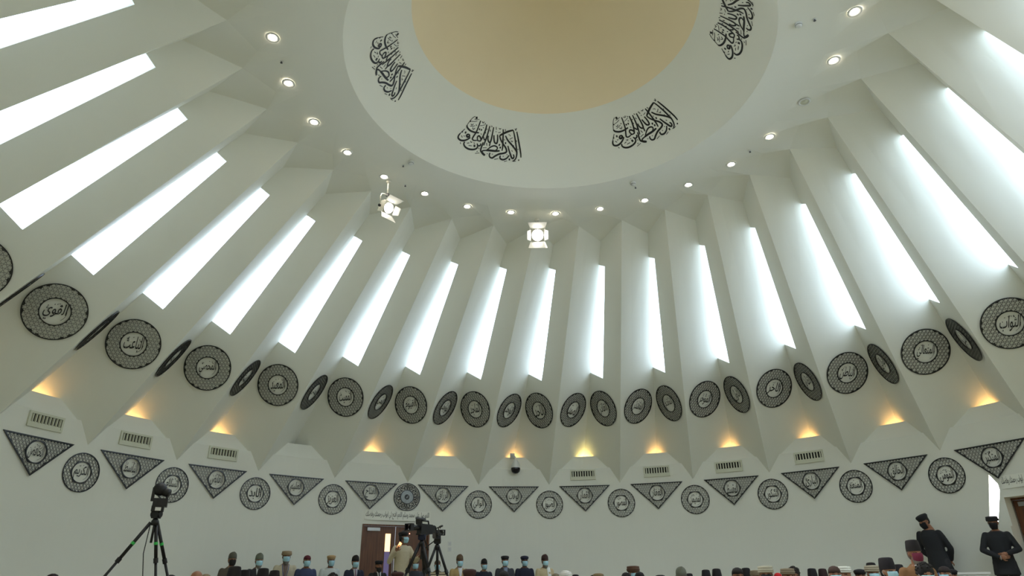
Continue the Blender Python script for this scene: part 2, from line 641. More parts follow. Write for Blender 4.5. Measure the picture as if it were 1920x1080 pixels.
def pierced(outer, inner, inside, cell, z0, z1):
    """plate cut through with six-sided holes and three-sided holes between them"""
    if sum(a[0] * b[1] - a[1] * b[0] for a, b in zip(outer, outer[1:] + outer[:1])) < 0:
        outer = outer[::-1]
    vs, faces = [Vector(q) for q in outer], [list(range(len(outer)))]
    holes = [inner]
    r3 = math.sqrt(3)
    nx, ny = 24, 16
    for iy in range(-ny, ny + 1):
        for ix in range(-nx, nx + 1):
            cx, cy = (ix + (0.5 if iy % 2 else 0)) * cell, iy * cell * r3 / 2
            poly = [(cx, cy, [(cx + 0.42 * cell * math.cos(PI / 3 * k), cy + 0.42 * cell * math.sin(PI / 3 * k)) for k in range(6)])]
            for sg in (1, -1):
                ty = cy + sg * cell / r3
                poly.append((cx, ty, [(cx + 0.305 * cell * math.cos(sg * PI / 2 + 2 * PI / 3 * k), ty + 0.305 * cell * math.sin(sg * PI / 2 + 2 * PI / 3 * k)) for k in range(3)]))
            for mx, my, pts in poly:
                if not inside(mx, my):
                    continue
                h = []
                for x, y in pts:                     # holes at the border are trimmed to it
                    t = 1.0
                    while t > 0.05 and not inside(mx + (x - mx) * t, my + (y - my) * t):
                        t -= 0.05
                    h.append((mx + (x - mx) * t, my + (y - my) * t))
                holes.append(h)
    for h in holes:
        o = len(vs)
        vs += [Vector(q) for q in h]
        faces.append(list(range(o, o + len(h))))
    V2, E2, F2, ov, oe, of = delaunay_2d_cdt(vs, [], faces, 0, 1e-6)
    mb = MB()
    keep = [f for f, q in zip(F2, of) if q == [0]]
    n = len(V2)
    mb.v = [(q.x, q.y, z) for z in (z0, z1) for q in V2]
    cnt = {}
    for f in keep:
        for i in range(3):
            e = (f[i], f[(i + 1) % 3])
            cnt[frozenset(e)] = cnt.get(frozenset(e), []) + [e]
    mb.f = [tuple(i + n for i in f) for f in keep] + [tuple(reversed(f)) for f in keep]
    for k, e in cnt.items():
        if len(e) == 1:
            i, j = e[0]
            mb.f.append((i, j, j + n, i + n))
    mb.m = [0] * len(mb.f)
    used = sorted({i for f in mb.f for i in f})
    ix = {o: k for k, o in enumerate(used)}
    mb.v = [mb.v[i] for i in used]
    mb.f = [tuple(ix[i] for i in f) for f in mb.f]
    return mb


circ = lambda r, n=64: [(r * math.cos(2 * PI * k / n), r * math.sin(2 * PI * k / n)) for k in range(n)]
ME_UP_RING = mesh_of('lattice_ring', pierced(circ(0.487), circ(0.238), lambda x, y: 0.247 < math.hypot(x, y) < 0.484, 0.074, 0.003, 0.011), M_lat)
ME_UP_RIM = mesh_of('outer_rim', ring_mb(0.482, 0.50, 0.0, 0.02), M_black)
ME_UP_IN = mesh_of('inner_rim', ring_mb(0.230, 0.246, 0.0, 0.02), M_black)
NAMES_UP = ['الحق', 'الوكيل', 'القوي', 'المتين', 'الباعث', 'الحميد', 'المحصي', 'المبدئ', 'المعيد', 'المحيي', 'المميت', 'الحي', 'القيوم', 'الواجد', 'الماجد', 'الواحد', 'الاحد',
            'الصمد', 'القادر', 'المقتدر', 'المقدم', 'المؤخر', 'الاول', 'الاخر', 'الظاهر', 'الباطن', 'الوالي', 'المتعالي', 'البر', 'التواب', 'المنتقم']
UPPER = []
for i in range(1, 16):
    UPPER.append((i, 'R'))
    UPPER.append((i + 1, 'L'))
for k, (i, side) in enumerate(UPPER):
    c = face_pt(i, side, 0.49, 0.3335)
    e1 = face_pt(i, side, 0.49, 0.43) - face_pt(i, side, 0.49, 0.24)
    e2 = face_pt(i, side, 0.9, 0.3335) - face_pt(i, side, 0.1, 0.3335)
    n = e1.cross(e2).normalized()
    if n.dot(Vector((-c.x, -c.y, -1))) < 0:
        n = -n
    y = e1.normalized()
    y = (Vector((0, 0, 1)) - n * n.z).normalized()
    x = y.cross(n)
    grp = 'round medallions on the pleated wall'
    face = 'left' if side == 'R' else 'right'
    lab = 'round lattice medallion on the pleated wall, %s from the left of its row' % ORD[k + 1]
    t = thing('lattice_medallion', lab, 'medallion', frame(c + n * 0.012, x, y, n), grp)
    link('lattice_ring', ME_UP_RING, t)
    link('outer_rim', ME_UP_RIM, t)
    link('inner_rim', ME_UP_IN, t)
    mb = text_mb(NAMES_UP[k], 0.345, 0.31, 0.008, 0.12)
    s2 = strokes_mb(swash(0.225, k), 0.008)
    mb.add(s2.v, s2.f)
    obj('calligraphy', mb, M_ink, t)

ZD = CAM.z + 2.156
ME_LO_RING = mesh_of('lattice_ring', pierced(circ(0.358), circ(0.193), lambda x, y: 0.202 < math.hypot(x, y) < 0.354, 0.066, 0.003, 0.011), M_lat)
ME_LO_RIM = mesh_of('outer_rim', ring_mb(0.353, 0.369, 0.0, 0.018), M_black)
ME_LO_IN = mesh_of('inner_rim', ring_mb(0.188, 0.202, 0.0, 0.018), M_black)
NAMES_D = {4: 'الكريم', 5: 'السلام', 6: 'الابد', 7: 'العزيز', 9: 'الوالي', 10: 'الصبور', 11: 'المصور', 12: 'المهيمن', 13: 'الشكور', 14: 'المنعم', 15: 'المؤمن'}
NAMES_T = {3: 'الخافض', 4: 'الباسط', 5: 'القابض', 6: 'العليم', 7: 'الفتاح', 8: 'الرزاق', 9: 'الوهاب', 10: 'القهار', 11: 'الغفار', 12: 'المقسط', 13: 'البارئ', 14: 'الخالق', 15: 'المتكبر'}
for k, (i, nm) in enumerate(NAMES_D.items()):
    t = thing('lattice_disc', 'small round lattice disc low on the white wall, %s from the left' % ORD[k + 1], 'medallion', wall_frame(i, ZD, S - 0.008), 'small lattice discs on the lower wall')
    link('lattice_ring', ME_LO_RING, t)
    link('outer_rim', ME_LO_RIM, t)
    link('inner_rim', ME_LO_IN, t)
    mb = text_mb(nm, 0.285, 0.26, 0.006, 0.05)
    s2 = strokes_mb(swash(0.185, 50 + k), 0.006)
    mb.add(s2.v, s2.f)
    obj('calligraphy', mb, M_ink, t)

# triangles
TT, TB, TC, TW = CAM.z + 2.639, CAM.z + 1.956, CAM.z + 2.374, 0.703
tri = [(-TW, TT - TC), (TW, TT - TC), (0.0, TB - TC)]


def inset(poly, d):
    P = [Vector((q[0], q[1], 0)) for q in poly]
    out = []
    n = len(P)
    for i in range(n):
        a, b, c = P[i - 1], P[i], P[(i + 1) % n]
        u, v = (b - a).normalized(), (c - b).normalized()
        nu, nv = Vector((u.y, -u.x, 0)), Vector((v.y, -v.x, 0))
        m = (nu + nv)
        m *= 1 / (1 + nu.dot(nv))
        q = b + m * d
        out.append((q.x, q.y))
    return out


def frame_mb(o, i, z0, z1):
    n = len(o)
    vs = [(*p, z) for z in (z0, z1) for p in o] + [(*p, z) for z in (z0, z1) for p in i]
    fs = []
    for k in range(n):
        j = (k + 1) % n
        fs += [(n + k, n + j, 3 * n + j, 3 * n + k), (k, j, n + j, n + k), (2 * n + k, 3 * n + k, 3 * n + j, 2 * n + j)]
    return MB().add(vs, fs)


ti = inset(tri, 0.018)
_tp = inset(tri, 0.022)


def in_tri(x, y):
    if math.hypot(x, y) < 0.202:
        return False
    return all((q[0] - p[0]) * (y - p[1]) - (q[1] - p[1]) * (x - p[0]) < 0 for p, q in zip(_tp, _tp[1:] + _tp[:1]))


ME_T_PL = mesh_of('lattice_plate', pierced(inset(tri, 0.01), circ(0.19), in_tri, 0.066, 0.002, 0.010), M_lat)
ME_T_RIM = mesh_of('edge_rim', frame_mb(tri, ti, 0.0, 0.022), M_black)
ME_T_IN = mesh_of('inner_rim', ring_mb(0.188, 0.206, 0.0, 0.022), M_black)
for k, (i, nm) in enumerate(NAMES_T.items()):
    t = thing('lattice_triangle', 'black lattice triangle pointing down on the white wall, %s from the left' % ORD[k + 1], 'wall panel', wall_frame(i + 0.5, TC, S * math.cos(TW / S) - 0.002), 'lattice triangles on the lower wall')
    link('lattice_plate', ME_T_PL, t)
    link('edge_rim', ME_T_RIM, t)
    link('inner_rim', ME_T_IN, t)
    mb = text_mb(nm, 0.285, 0.26, 0.004, 0.05)
    s2 = strokes_mb(swash(0.185, 80 + k), 0.004)
    mb.add(s2.v, s2.f)
    obj('calligraphy', mb, M_ink, t)

# the square-lettered medallion over the door
t = thing('kufic_medallion', 'round black medallion with square maze lettering and a silver centre above the brown double door', 'medallion', wall_frame(8, CAM.z + 2.305, S - 0.008))
obj('outer_rim', ring_mb(0.335, 0.357, 0, 0.024), M_black, t)
obj('inner_rim', ring_mb(0.165, 0.185, 0, 0.024), M_black, t)
mb = MB()


def arc(mb, r, a0, a1, w=0.017, z=0.012):
    K = max(2, int((a1 - a0) / 0.08))
    pts = [((r - w / 2), (r + w / 2))]
    vs = []
    for k in range(K + 1):
        a = a0 + (a1 - a0) * k / K
        for q in (r - w / 2, r + w / 2):
            vs.append((q * math.cos(a), q * math.sin(a), z))
    mb.add(vs, [(2 * k, 2 * k + 1, 2 * k + 3, 2 * k + 2) for k in range(K)])


def spoke(mb, a, r0, r1, w=0.018, z=0.012):
    d, n = Vector((math.cos(a), math.sin(a))), Vector((-math.sin(a), math.cos(a))) * w / 2
    mb.add([(*(d * r0 + n), z), (*(d * r0 - n), z), (*(d * r1 - n), z), (*(d * r1 + n), z)], [(0, 1, 2, 3)])


for q in range(4):
    b = PI / 2 * q + PI / 2
    for s_ in (-1, 1):
        spoke(mb, b + s_ * 0.05, 0.18, 0.34)
    for k, (r, a0, a1) in enumerate([(0.305, 0.16, 0.50), (0.305, 0.62, 0.95), (0.305, 1.08, 1.42), (0.272, 0.16, 0.36), (0.272, 0.48, 0.80), (0.272, 0.95, 1.30), (0.238, 0.26, 0.60), (0.238, 0.74, 1.06), (0.238, 1.18, 1.42), (0.208, 0.16, 0.46), (0.208, 0.60, 0.92), (0.208, 1.05, 1.40)]):
        arc(mb, r, b + a0, b + a1)
    for a, r0, r1 in [(0.16, 0.24, 0.31), (0.36, 0.21, 0.27), (0.50, 0.27, 0.31), (0.62, 0.24, 0.31), (0.80, 0.21, 0.27), (0.95, 0.27, 0.335), (1.08, 0.21, 0.31), (1.30, 0.18, 0.27), (1.42, 0.24, 0.31)]:
        spoke(mb, b + a, r0, r1)
obj('maze_lettering', mb, M_ink, t)
obj('silver_plate', MB().lathe([(0.0005, 0.014), (0.168, 0.014), (0.168, 0.0)], 48), M_silver, t)
mb = MB().lathe([(0.0005, 0.03), (0.05, 0.03), (0.066, 0.014)], 24)
obj('centre_boss', mb, M_black, t)
mb = strokes_mb([([(-0.03, -0.035), (0.0, 0.0), (0.025, 0.035)], 0.012), ([(-0.01, -0.04), (0.02, -0.005)], 0.008)], 0.033)
obj('boss_lettering', mb, M_silver, t)

# lettered banners over the doors
for (p0, p1, lab) in (((684, 962), (806, 972), 'white strip of grey Arabic lettering above the brown double door by the cameras'),
                      ((1876, 903), (1938, 896), 'white strip of grey Arabic lettering above the brown door at the right edge')):
    a, b = on_cyl(*p0), on_cyl(*p1)
    i0, i1 = idx_of(a), idx_of(b)
    if p0[0] > 1800:
        i1 = i0 + 0.62
    ic, zc = (i0 + i1) / 2, a.z - (0.04 if p0[0] < 1800 else 0.02)
    w = (i1 - i0) * DA * S
    t = thing('lettered_banner', lab, 'banner', wall_frame(ic, zc, S * math.cos(w / 2 / S) - 0.004))
    obj('strip', MB().box((0, 0, 0), (w, 0.25, 0.006)), M_dome, t)
    obj('lettering', text_mb('اللهم صل على محمد وسلم اللهم افتح لي ابواب رحمتك وفضلك', w * 0.97, 0.2, 0.005), mat('grey_ink', lin(62, 64, 60), 0.6), t)

# ------------------------------------------------------------------ calligraphy on the dome
STROKES = [
    (18, [(1160, 420), (1180, 520), (1205, 660), (1225, 780), (1230, 860)]),
    (18, [(1100, 395), (1120, 480), (1140, 600), (1155, 720), (1160, 800), (1140, 880), (1100, 915)]),
    (20, [(970, 490), (1010, 570), (1080, 650), (1140, 730), (1165, 790)]),
    (24, [(870, 490), (930, 455), (1010, 420), (1100, 395)]),
    (18, [(930, 380), (930, 480), (925, 600), (920, 690), (910, 745)]),
    (21, [(870, 490), (890, 560), (930, 630), (975, 700), (985, 760), (940, 785), (860, 800), (790, 835), (745, 865), (705, 850), (695, 810), (710, 780)]),
    (20, [(1010, 660), (1030, 740), (1050, 800), (1075, 865), (1100, 870), (1112, 840), (1100, 805)]),
    (20, [(1030, 820), (990, 870), (930, 895), (885, 880), (875, 850), (885, 825)]),
    (24, [(872, 745), (800, 748), (700, 738), (640, 738)]),
    (17, [(650, 735), (720, 680), (780, 660), (825, 680), (830, 712), (795, 742)]),
    (26, [(560, 760), (590, 795), (622, 822)]),
    (19, [(640, 738), (590, 742), (562, 765), (550, 735), (560, 690), (580, 640), (592, 600)]),
    (18, [(490, 620), (505, 660), (545, 652), (552, 620)]),
    (21, [(500, 655), (485, 700), (430, 722), (350, 715), (290, 680), (265, 630), (280, 590)]),
    (21, [(375, 520), (330, 550), (270, 570), (210, 565), (172, 530), (175, 490), (205, 450)]),
    (9, [(205, 450), (240, 415), (285, 375)]),
    (22, [(350, 460), (315, 480), (325, 510), (362, 497), (352, 460)]),
    (21, [(522, 440), (440, 430), (370, 400), (325, 350), (320, 310)]),
    (8, [(320, 310), (345, 275), (375, 235), (415, 190), (460, 160)]),
    (17, [(550, 235), (520, 320), (480, 420), (430, 500), (410, 545), (440, 570), (490, 565)]),
    (18, [(490, 568), (540, 580), (556, 545), (525, 492), (495, 515), (500, 565)]),
    (18, [(655, 300), (630, 400), (590, 500), (550, 575)]),
    (17, [(705, 325), (680, 420), (650, 520), (620, 600), (600, 655)]),
    (18, [(770, 345), (750, 450), (730, 550), (710, 600), (685, 590), (672, 540), (682, 490)]),
    (15, [(715, 590), (705, 630), (698, 668)]),
    (19, [(835, 470), (836, 560), (820, 620), (785, 602), (775, 540), (775, 480)]),
    (15, [(645, 522), (625, 560), (607, 545), (600, 505)]),
    (24, [(960, 615), (982, 615)]), (26, [(1022, 890), (1048, 890)]), (24, [(855, 640), (878, 650)]), (24, [(870, 686), (892, 694)]),
    (30, [(430, 662), (460, 660)]), (26, [(285, 430), (306, 440)]), (28, [(466, 188), (498, 186)]), (22, [(520, 378), (540, 384)]), (22, [(553, 388), (574, 394)]),
    (18, [(370, 250), (388, 240)]), (20, [(232, 420), (250, 425)]), (18, [(1182, 900), (1202, 905)]),
    (7, [(445, 212), (490, 215), (530, 215)]), (7, [(395, 245), (440, 250), (495, 240)]), (7, [(370, 330), (420, 328), (455, 320)]), (7, [(540, 320), (590, 315), (620, 305)]),
    (8, [(1038, 552), (1092, 520)]), (8, [(845, 440), (890, 430)]), (8, [(945, 928), (995, 912)]), (8, [(778, 890), (845, 876)]), (8, [(455, 786), (530, 780)]),
    (8, [(1080, 912), (1105, 925), (1145, 915)]), (8, [(585, 695), (650, 690)]), (7, [(1020, 470), (1045, 480), (1050, 500)]), (8, [(1062, 570), (1080, 595), (1095, 575)]),
    (9, [(390, 290), (400, 310), (430, 290)]), (9, [(470, 300), (485, 320)]), (9, [(415, 350), (425, 385), (455, 360)]), (9, [(575, 250), (595, 275), (610, 250)]), (9, [(625, 275), (632, 300)]),
    (9, [(225, 485), (240, 520)]), (9, [(260, 490), (282, 498)]), (9, [(375, 580), (390, 605), (405, 590)]), (9, [(320, 615), (360, 610)]), (9, [(435, 605), (450, 625)]),
    (9, [(345, 655), (400, 660)]), (9, [(205, 600), (212, 628)]), (9, [(480, 760), (500, 750)]), (9, [(515, 690), (525, 715)]), (9, [(650, 610), (655, 660)]), (9, [(655, 790), (670, 800)]),
    (9, [(735, 320), (742, 345)]), (9, [(710, 385), (715, 420)]), (9, [(810, 340), (815, 390)]), (9, [(805, 415), (815, 430)]), (9, [(860, 360), (875, 380), (895, 365)]), (9, [(965, 380), (970, 410)]),
    (9, [(1130, 370), (1145, 400), (1155, 360)]), (9, [(1155, 570), (1158, 590)]), (9, [(1178, 710), (1182, 730)]), (9, [(1105, 650), (1110, 670)]), (9, [(1075, 735), (1085, 760)]), (9, [(990, 800), (1000, 815)]),
    (9, [(925, 830), (935, 845)]), (9, [(745, 795), (755, 808)]), (9, [(950, 550), (956, 570)]), (9, [(590, 345), (600, 365)]), (9, [(555, 450), (562, 475)]), (9, [(630, 430), (636, 450)]), (9, [(655, 370), (660, 390)])]


def smooth_pts(p, k=4):
    """Catmull-Rom through the pen points"""
    if len(p) < 3:
        return p
    out = []
    for i in range(len(p) - 1):
        a, b, c, d = p[max(i - 1, 0)], p[i], p[i + 1], p[min(i + 2, len(p) - 1)]
        for j in range(k):
            t = j / k
            out.append(tuple(0.5 * (2 * b[m] + (c[m] - a[m]) * t + (2 * a[m] - 5 * b[m] + 4 * c[m] - d[m]) * t * t + (3 * b[m] - a[m] - 3 * c[m] + d[m]) * t ** 3) for m in (0, 1)))
    out.append(p[-1])
    return out


def on_dome(px, py):
    d = ray(px, py)
    oc = CAM - DC
    b = oc.dot(d)
    return CAM + d * (-b + math.sqrt(b * b - oc.length_squared + DR * DR))


def sph(p):
    q = p - DC
    return math.atan2(q.y, q.x), math.asin(q.z / DR)


flat = []
c_az = sph(on_dome(917, 262))[0]
for w, pts in STROKES:
    P = []
    for x, y in smooth_pts(pts):
        a, e = sph(on_dome(840 + x / 9, 200 + y / 9))
        P.append(((a - c_az), e))
    flat.append((w / 9, P))
PXM = (on_dome(918, 262) - on_dome(917, 262)).length


def verse(daz):
    mb = MB()
    for w, P in flat:
        pts = []
        for a, e in P:
            a += c_az + daz
            pts.append(DC + Vector((math.cos(e) * math.cos(a), math.cos(e) * math.sin(a), math.sin(e))) * (DR - 0.006))
        vs = []
        K = len(pts)
        for k, p in enumerate(pts):
            n = (DC - p).normalized()
            t = (pts[min(k + 1, K - 1)] - pts[max(k - 1, 0)]).normalized()
            ww = w * PXM * 0.62 * (1.0 if w < 1.5 else (0.75 + 0.4 * math.sin(PI * (k + 0.5) / K)))
            q = n.cross(t) * ww
            vs += [p + q, p - q]
        mb.add(vs, [(2 * k, 2 * k + 1, 2 * k + 3, 2 * k + 2) for k in range(K - 1)])
    return mb


for px, py, pos in ((727, 120, 'leftmost of the four round the dome'), (917, 262, 'left of the two nearest the pleated wall'), (1203, 240, 'right of the two nearest the pleated wall'), (1376, 46, 'rightmost, cut by the picture edge')):
    d = sph(on_dome(px, py))[0] - c_az
    tag(obj('dome_inscription', verse(d), M_ink), 'black Arabic calligraphy on the white dome band, ' + pos, 'inscription', 'calligraphy round the dome')

# ------------------------------------------------------------------ ceiling fittings
M_lamp = emit('warm_lamp', (1.0, 0.88, 0.70), LAMP_L)
DL = [(511, 70), (541, 156), (589, 229), (651.5, 286), (720.5, 331.5), (796.5, 363), (876, 387), (958, 398), (1041.5, 400.5), (1125.5, 391.5), (1209, 375.5), (1290.5, 346.5), (1371, 308), (1443, 256.5), (1563, 113.5), (1602.5, 21.5)]
ME_RING = mesh_of('trim_ring', MB().lathe([(0.060, 0.0), (0.072, -0.004), (0.088, -0.014), (0.108, -0.012), (0.112, 0.0)], 32), M_whitepl, True)
ME_LENS = mesh_of('lamp', MB().lathe([(0.0005, -0.006), (0.04, -0.005), (0.064, 0.0)], 24), M_lamp, True)
for k, q in enumerate(DL):
    p = on_plane(*q)
    t = thing('downlight', 'small lit round downlight in the white ceiling ring, %s from the left' % ORD[k + 1], 'ceiling light', Matrix.Translation((p.x, p.y, ZC - 0.001)), 'downlights round the dome')
    link('trim_ring', ME_RING, t)
    link('lamp', ME_LENS, t)
for k in range(28):
    ld = bpy.data.lights.new('downlight_beam', 'SPOT')
    ld.energy = DOWN_W
    ld.color = (1.0, 0.92, 0.78)
    ld.spot_size = math.radians(75)
    ld.spot_blend = 0.5
    ld.shadow_soft_size = 0.07
    o = bpy.data.objects.new('downlight_beam', ld)
    COL.objects.link(o)
    o.location = pol(4.805, 0.9613 + k * 32 / 28, ZC - 0.03)

ME_DB = mesh_of('base', MB().lathe([(0.0005, 0), (0.06, 0.0), (0.062, -0.02), (0.055, -0.028)], 24), M_whitepl, True)
ME_DS = mesh_of('sensor', MB().lathe([(0.052, -0.022), (0.05, -0.05), (0.03, -0.062), (0.0005, -0.064)], 24), M_whitepl, True)
ME_DG = mesh_of('grille_slot', ring_mb(0.049, 0.0535, -0.042, -0.034, 24), M_plastic)
for q, lab in (((1497, 45), 'white smoke detector on the ceiling near the rightmost dome calligraphy'), ((1187, 343), 'white smoke detector on the ceiling right of the bright studio lamp'), ((771, 304), 'white smoke detector on the ceiling above the left studio lamp')):
    p = on_plane(*q)
    t = thing('smoke_detector', lab, 'smoke detector', Matrix.Translation((p.x, p.y, ZC)))
    link('base', ME_DB, t)
    link('sensor', ME_DS, t)
    link('grille_slot', ME_DG, t)
p = on_plane(1508, 191)
t = thing('ceiling_speaker', 'unlit round flush fitting in the ceiling between two downlights on the right', 'ceiling fitting', Matrix.Translation((p.x, p.y, ZC)))
obj('outer_ring', MB().lathe([(0.075, -0.002), (0.08, -0.016), (0.105, -0.014), (0.112, 0.0)], 32), M_whitepl, t, True)
obj('grille', MB().lathe([(0.0005, -0.012), (0.04, -0.014), (0.05, -0.004), (0.076, -0.004)], 32), M_ventfr, t, True)
for q, lab in (((528, 115), 'tiny dark sprinkler head between the first two downlights at upper left'), ((1527, 36), 'tiny dark sprinkler head beside the smoke detector at upper right'), ((1406, 283), 'tiny dark sprinkler head between downlights on the right of the dome'), ((1191.5, 350.5), 'tiny dark sprinkler head just below the middle smoke detector'), ((756, 310), 'tiny dark sprinkler head left of the left smoke detector'), ((760, 347), 'tiny dark sprinkler head right of the left studio lamp rod')):
    p = on_plane(*q)
    t = thing('sprinkler_head', lab, 'sprinkler', Matrix.Translation((p.x, p.y, ZC)))
    obj('plate', MB().lathe([(0.0005, 0), (0.03, 0), (0.028, -0.008), (0.012, -0.01)], 16), M_whitepl, t)
    obj('nozzle', MB().lathe([(0.012, -0.008), (0.008, -0.03), (0.022, -0.034), (0.0005, -0.036)], 12), M_greypl, t)


# studio lamps hanging from the ceiling
def look_frame(p, d):
    """z axis points along d (light direction)"""
    z = Vector(d).normalized()
    x = Vector((0, 0, 1)).cross(z).normalized()
    return frame(p, x, z.cross(x), z)


def studio_lamp(top_px, lamp_px, aim, label, spot_w, size):
    top = on_plane(*top_px)
    # find the point under the ceiling fixing that shows at the lamp's height in view
    lo, best = None, 9e9
    for k in range(400):
        z = ZC - 0.3 - k * 0.005
        v = Vector((top.x, top.y, z)) - CAM
        w = v.dot(_fw)
        y = 540 - FPX * v.dot(UP) / w
        if abs(y - lamp_px[1]) < best:
            best, lo = abs(y - lamp_px[1]), z
    D = math.hypot(top.x - CAM.x, top.y - CAM.y)
    q = at_dist(lamp_px[0], lamp_px[1], D)
    p = Vector((q.x, q.y, q.z))
    t = thing('studio_lamp', label, 'studio light', Matrix.Translation(p))
    F = look_frame(Vector((0, 0, 0)), Vector(aim) - p) @ Matrix.Scale(size, 4)
    # housing
    hb = MB().box((0, 0, -0.12), (0.33, 0.33, 0.22))
    hb.box((0, 0.18, -0.12), (0.2, 0.04, 0.2)).box((0, -0.18, -0.12), (0.2, 0.03, 0.16))
    hb.lathe([(0.165, -0.02), (0.165, 0.03), (0.15, 0.03), (0.15, 0.0)], 32)
    obj('housing', hb.xf(F), M_fixture, t)
    obj('lens', MB().lathe([(0.0005, 0.03), (0.08, 0.022), (0.15, 0.005)], 32).xf(F), emit('lamp_glare', (1.0, 0.97, 0.95), STUDIO_L), t)
    for ax, ang_, w in (('y', 1, 0.36), ('y', -1, 0.36)):
        a = math.radians(38)
        R_ = Matrix.Rotation(-ang_ * a, 4, 'X')
        f = MB().prism([(-0.19, 0), (0.19, 0), (0.25, 0.26), (-0.25, 0.26)], -0.003, 0.003)
        f.xf(Matrix.Rotation(PI / 2, 4, 'X'))
        f.xf(R_)
        f.xf(Matrix.Translation((0, ang_ * 0.175, 0.03)))
        obj('barn_door', f.xf(F), M_fixture, t)
    for sx in (1, -1):
        a = math.radians(30)
        f = MB().prism([(-0.15, 0), (0.15, 0), (0.11, 0.2), (-0.11, 0.2)], -0.003, 0.003)
        f.xf(Matrix.Rotation(PI / 2, 4, 'X')).xf(Matrix.Rotation(PI / 2, 4, 'Z')).xf(Matrix.Rotation(sx * a, 4, 'Y')).xf(Matrix.Translation((sx * 0.175, 0, 0.03)))
        obj('barn_door', f.xf(F), M_fixture, t)
    # yoke and hanging rod
    h = F.to_3x3() @ Vector((1, 0, 0))
    hl = Vector((h.x, h.y, 0)).normalized() * 0.8
    y0 = F.to_3x3() @ Vector((0, 0, -0.1))
    yk = [y0 - hl * 0.22 + Vector((0, 0, -0.02)), y0 - hl * 0.225 + Vector((0, 0, 0.2)), y0 - hl * 0.19 + Vector((0, 0, 0.29)), y0 - hl * 0.14 + Vector((0, 0, 0.31)), y0 + hl * 0.14 + Vector((0, 0, 0.31)), y0 + hl * 0.19 + Vector((0, 0, 0.29)), y0 + hl * 0.225 + Vector((0, 0, 0.2)), y0 + hl * 0.22 + Vector((0, 0, -0.02))]
    obj('yoke', MB().tube(yk, 0.011, 8), M_fixture, t, True)
    for sx in (-1, 1):
        obj('knob', MB().tube([y0 + hl * sx * 0.21 + Vector((0, 0, -0.02)), y0 + hl * sx * 0.26 + Vector((0, 0, -0.02))], 0.03, 12), M_plastic, t)
    c = y0 + Vector((0, 0, 0.31))
    obj('clamp', MB().box(c + Vector((0, 0, 0.02)), (0.07, 0.05, 0.06)), M_plastic, t)
    g = Vector((c.x, c.y, ZC - p.z - 0.004))
    obj('rod', MB().tube([c, g], 0.016, 10).lathe([(0.0005, g.z), (0.06, g.z), (0.055, g.z - 0.03), (0.016, g.z - 0.05)], 16, Matrix.Translation((g.x, g.y, 0))), M_fixture, t)
    ld = bpy.data.lights.new('lamp_beam', 'SPOT')
    ld.energy = spot_w
    ld.spot_size = math.radians(70)
    ld.spot_blend = 0.6
    ld.shadow_soft_size = 0.12
    ld.color = (1.0, 0.97, 0.92)
    lo_ = bpy.data.objects.new('lamp_beam', ld)
    COL.objects.link(lo_)
    dz = (p - Vector(aim)).normalized()
    lo_.matrix_world = look_frame(p - dz * 0.12, p - Vector(aim))


studio_lamp((716, 336), (728, 390), (7.5, -5.0, 1.0), 'studio lamp with barn doors hanging from the ceiling at left, turned to the right', STUDIO_W, 0.76)
studio_lamp((1018, 408), (1008, 441), (0.3, -8.6, 0.9), 'blazing studio lamp hanging from the ceiling at the middle, facing the viewer', STUDIO_W, 0.92)

# warm uplights hidden behind the ledge, one per fold (one of them is out)
for i in range(N):
    if i == 6:
        continue
    ld = bpy.data.lights.new('cove_light', 'AREA')
    ld.shape = 'RECTANGLE'
    ld.size, ld.size_y = 0.5, 0.12
    ld.energy = COVE_W * (1.5 if i == 10 else 1.0)
    ld.color = (1.0, 0.52, 0.18) if i != 10 else (1.0, 0.74, 0.25)
    o = bpy.data.objects.new('cove_light', ld)
    COL.objects.link(o)
    p = pol(S + 0.42, i + 0.51, Z_L - 0.1)
    o.matrix_world = look_frame(p, Vector((-p.x * 0.03, -p.y * 0.03, -1)))

# ------------------------------------------------------------------ wall fittings
def vent_parts(w, h, n):
    fr = frame_mb([(-w / 2 - .04, -h / 2 - .04), (w / 2 + .04, -h / 2 - .04), (w / 2 + .04, h / 2 + .04), (-w / 2 - .04, h / 2 + .04)], [(-w / 2, -h / 2), (w / 2, -h / 2), (w / 2, h / 2), (-w / 2, h / 2)], -0.01, 0.03)
    bk = MB().box((0, 0, -0.005), (w, h, 0.008))
    dr = MB().prism([(-w / 2, -h / 2), (w / 2, -h / 2), (w / 2, -h / 2 + 0.055), (-w / 2, -h / 2 + 0.055)], 0, 0.02)
    sl = [MB().box((-w / 2 + w * (k + 0.5) / n, 0.02, 0.012), (0.028, h - 0.05, 0.03), Matrix.Rotation(0.35, 3, 'Y')) for k in range(n)]
    return fr, bk, dr, sl


for k, (px, py, lab) in enumerate(((85, 791, 'above the leftmost lattice triangle'), (254, 825.5, 'above the second lattice triangle from the left'), (418, 851, 'above the third lattice triangle from the left'), (1093, 890.5, 'first to the right of the dome camera'), (1231.5, 884, 'second from the dome camera going right'), (1366.5, 875, 'third from the dome camera going right'), (1517, 857, 'rightmost of the row'))):
    p = on_cyl(px, py)
    i = idx_of(p)
    t = thing('air_vent', 'white slatted air vent under the ledge, ' + lab, 'vent', wall_frame(i, p.z, S - 0.008), 'air vents under the ledge')
    fr, bk, dr, sl = vent_parts(0.62, 0.2, 9)
    obj('vent_frame', fr, M_ventfr, t)
    obj('backing', bk, M_ventin, t)
    obj('sill', dr, M_ventfr, t)
    me = [mesh_of('slat', q, M_ventfr) for q in sl]
    for q in me:
        link('slat', q, t)

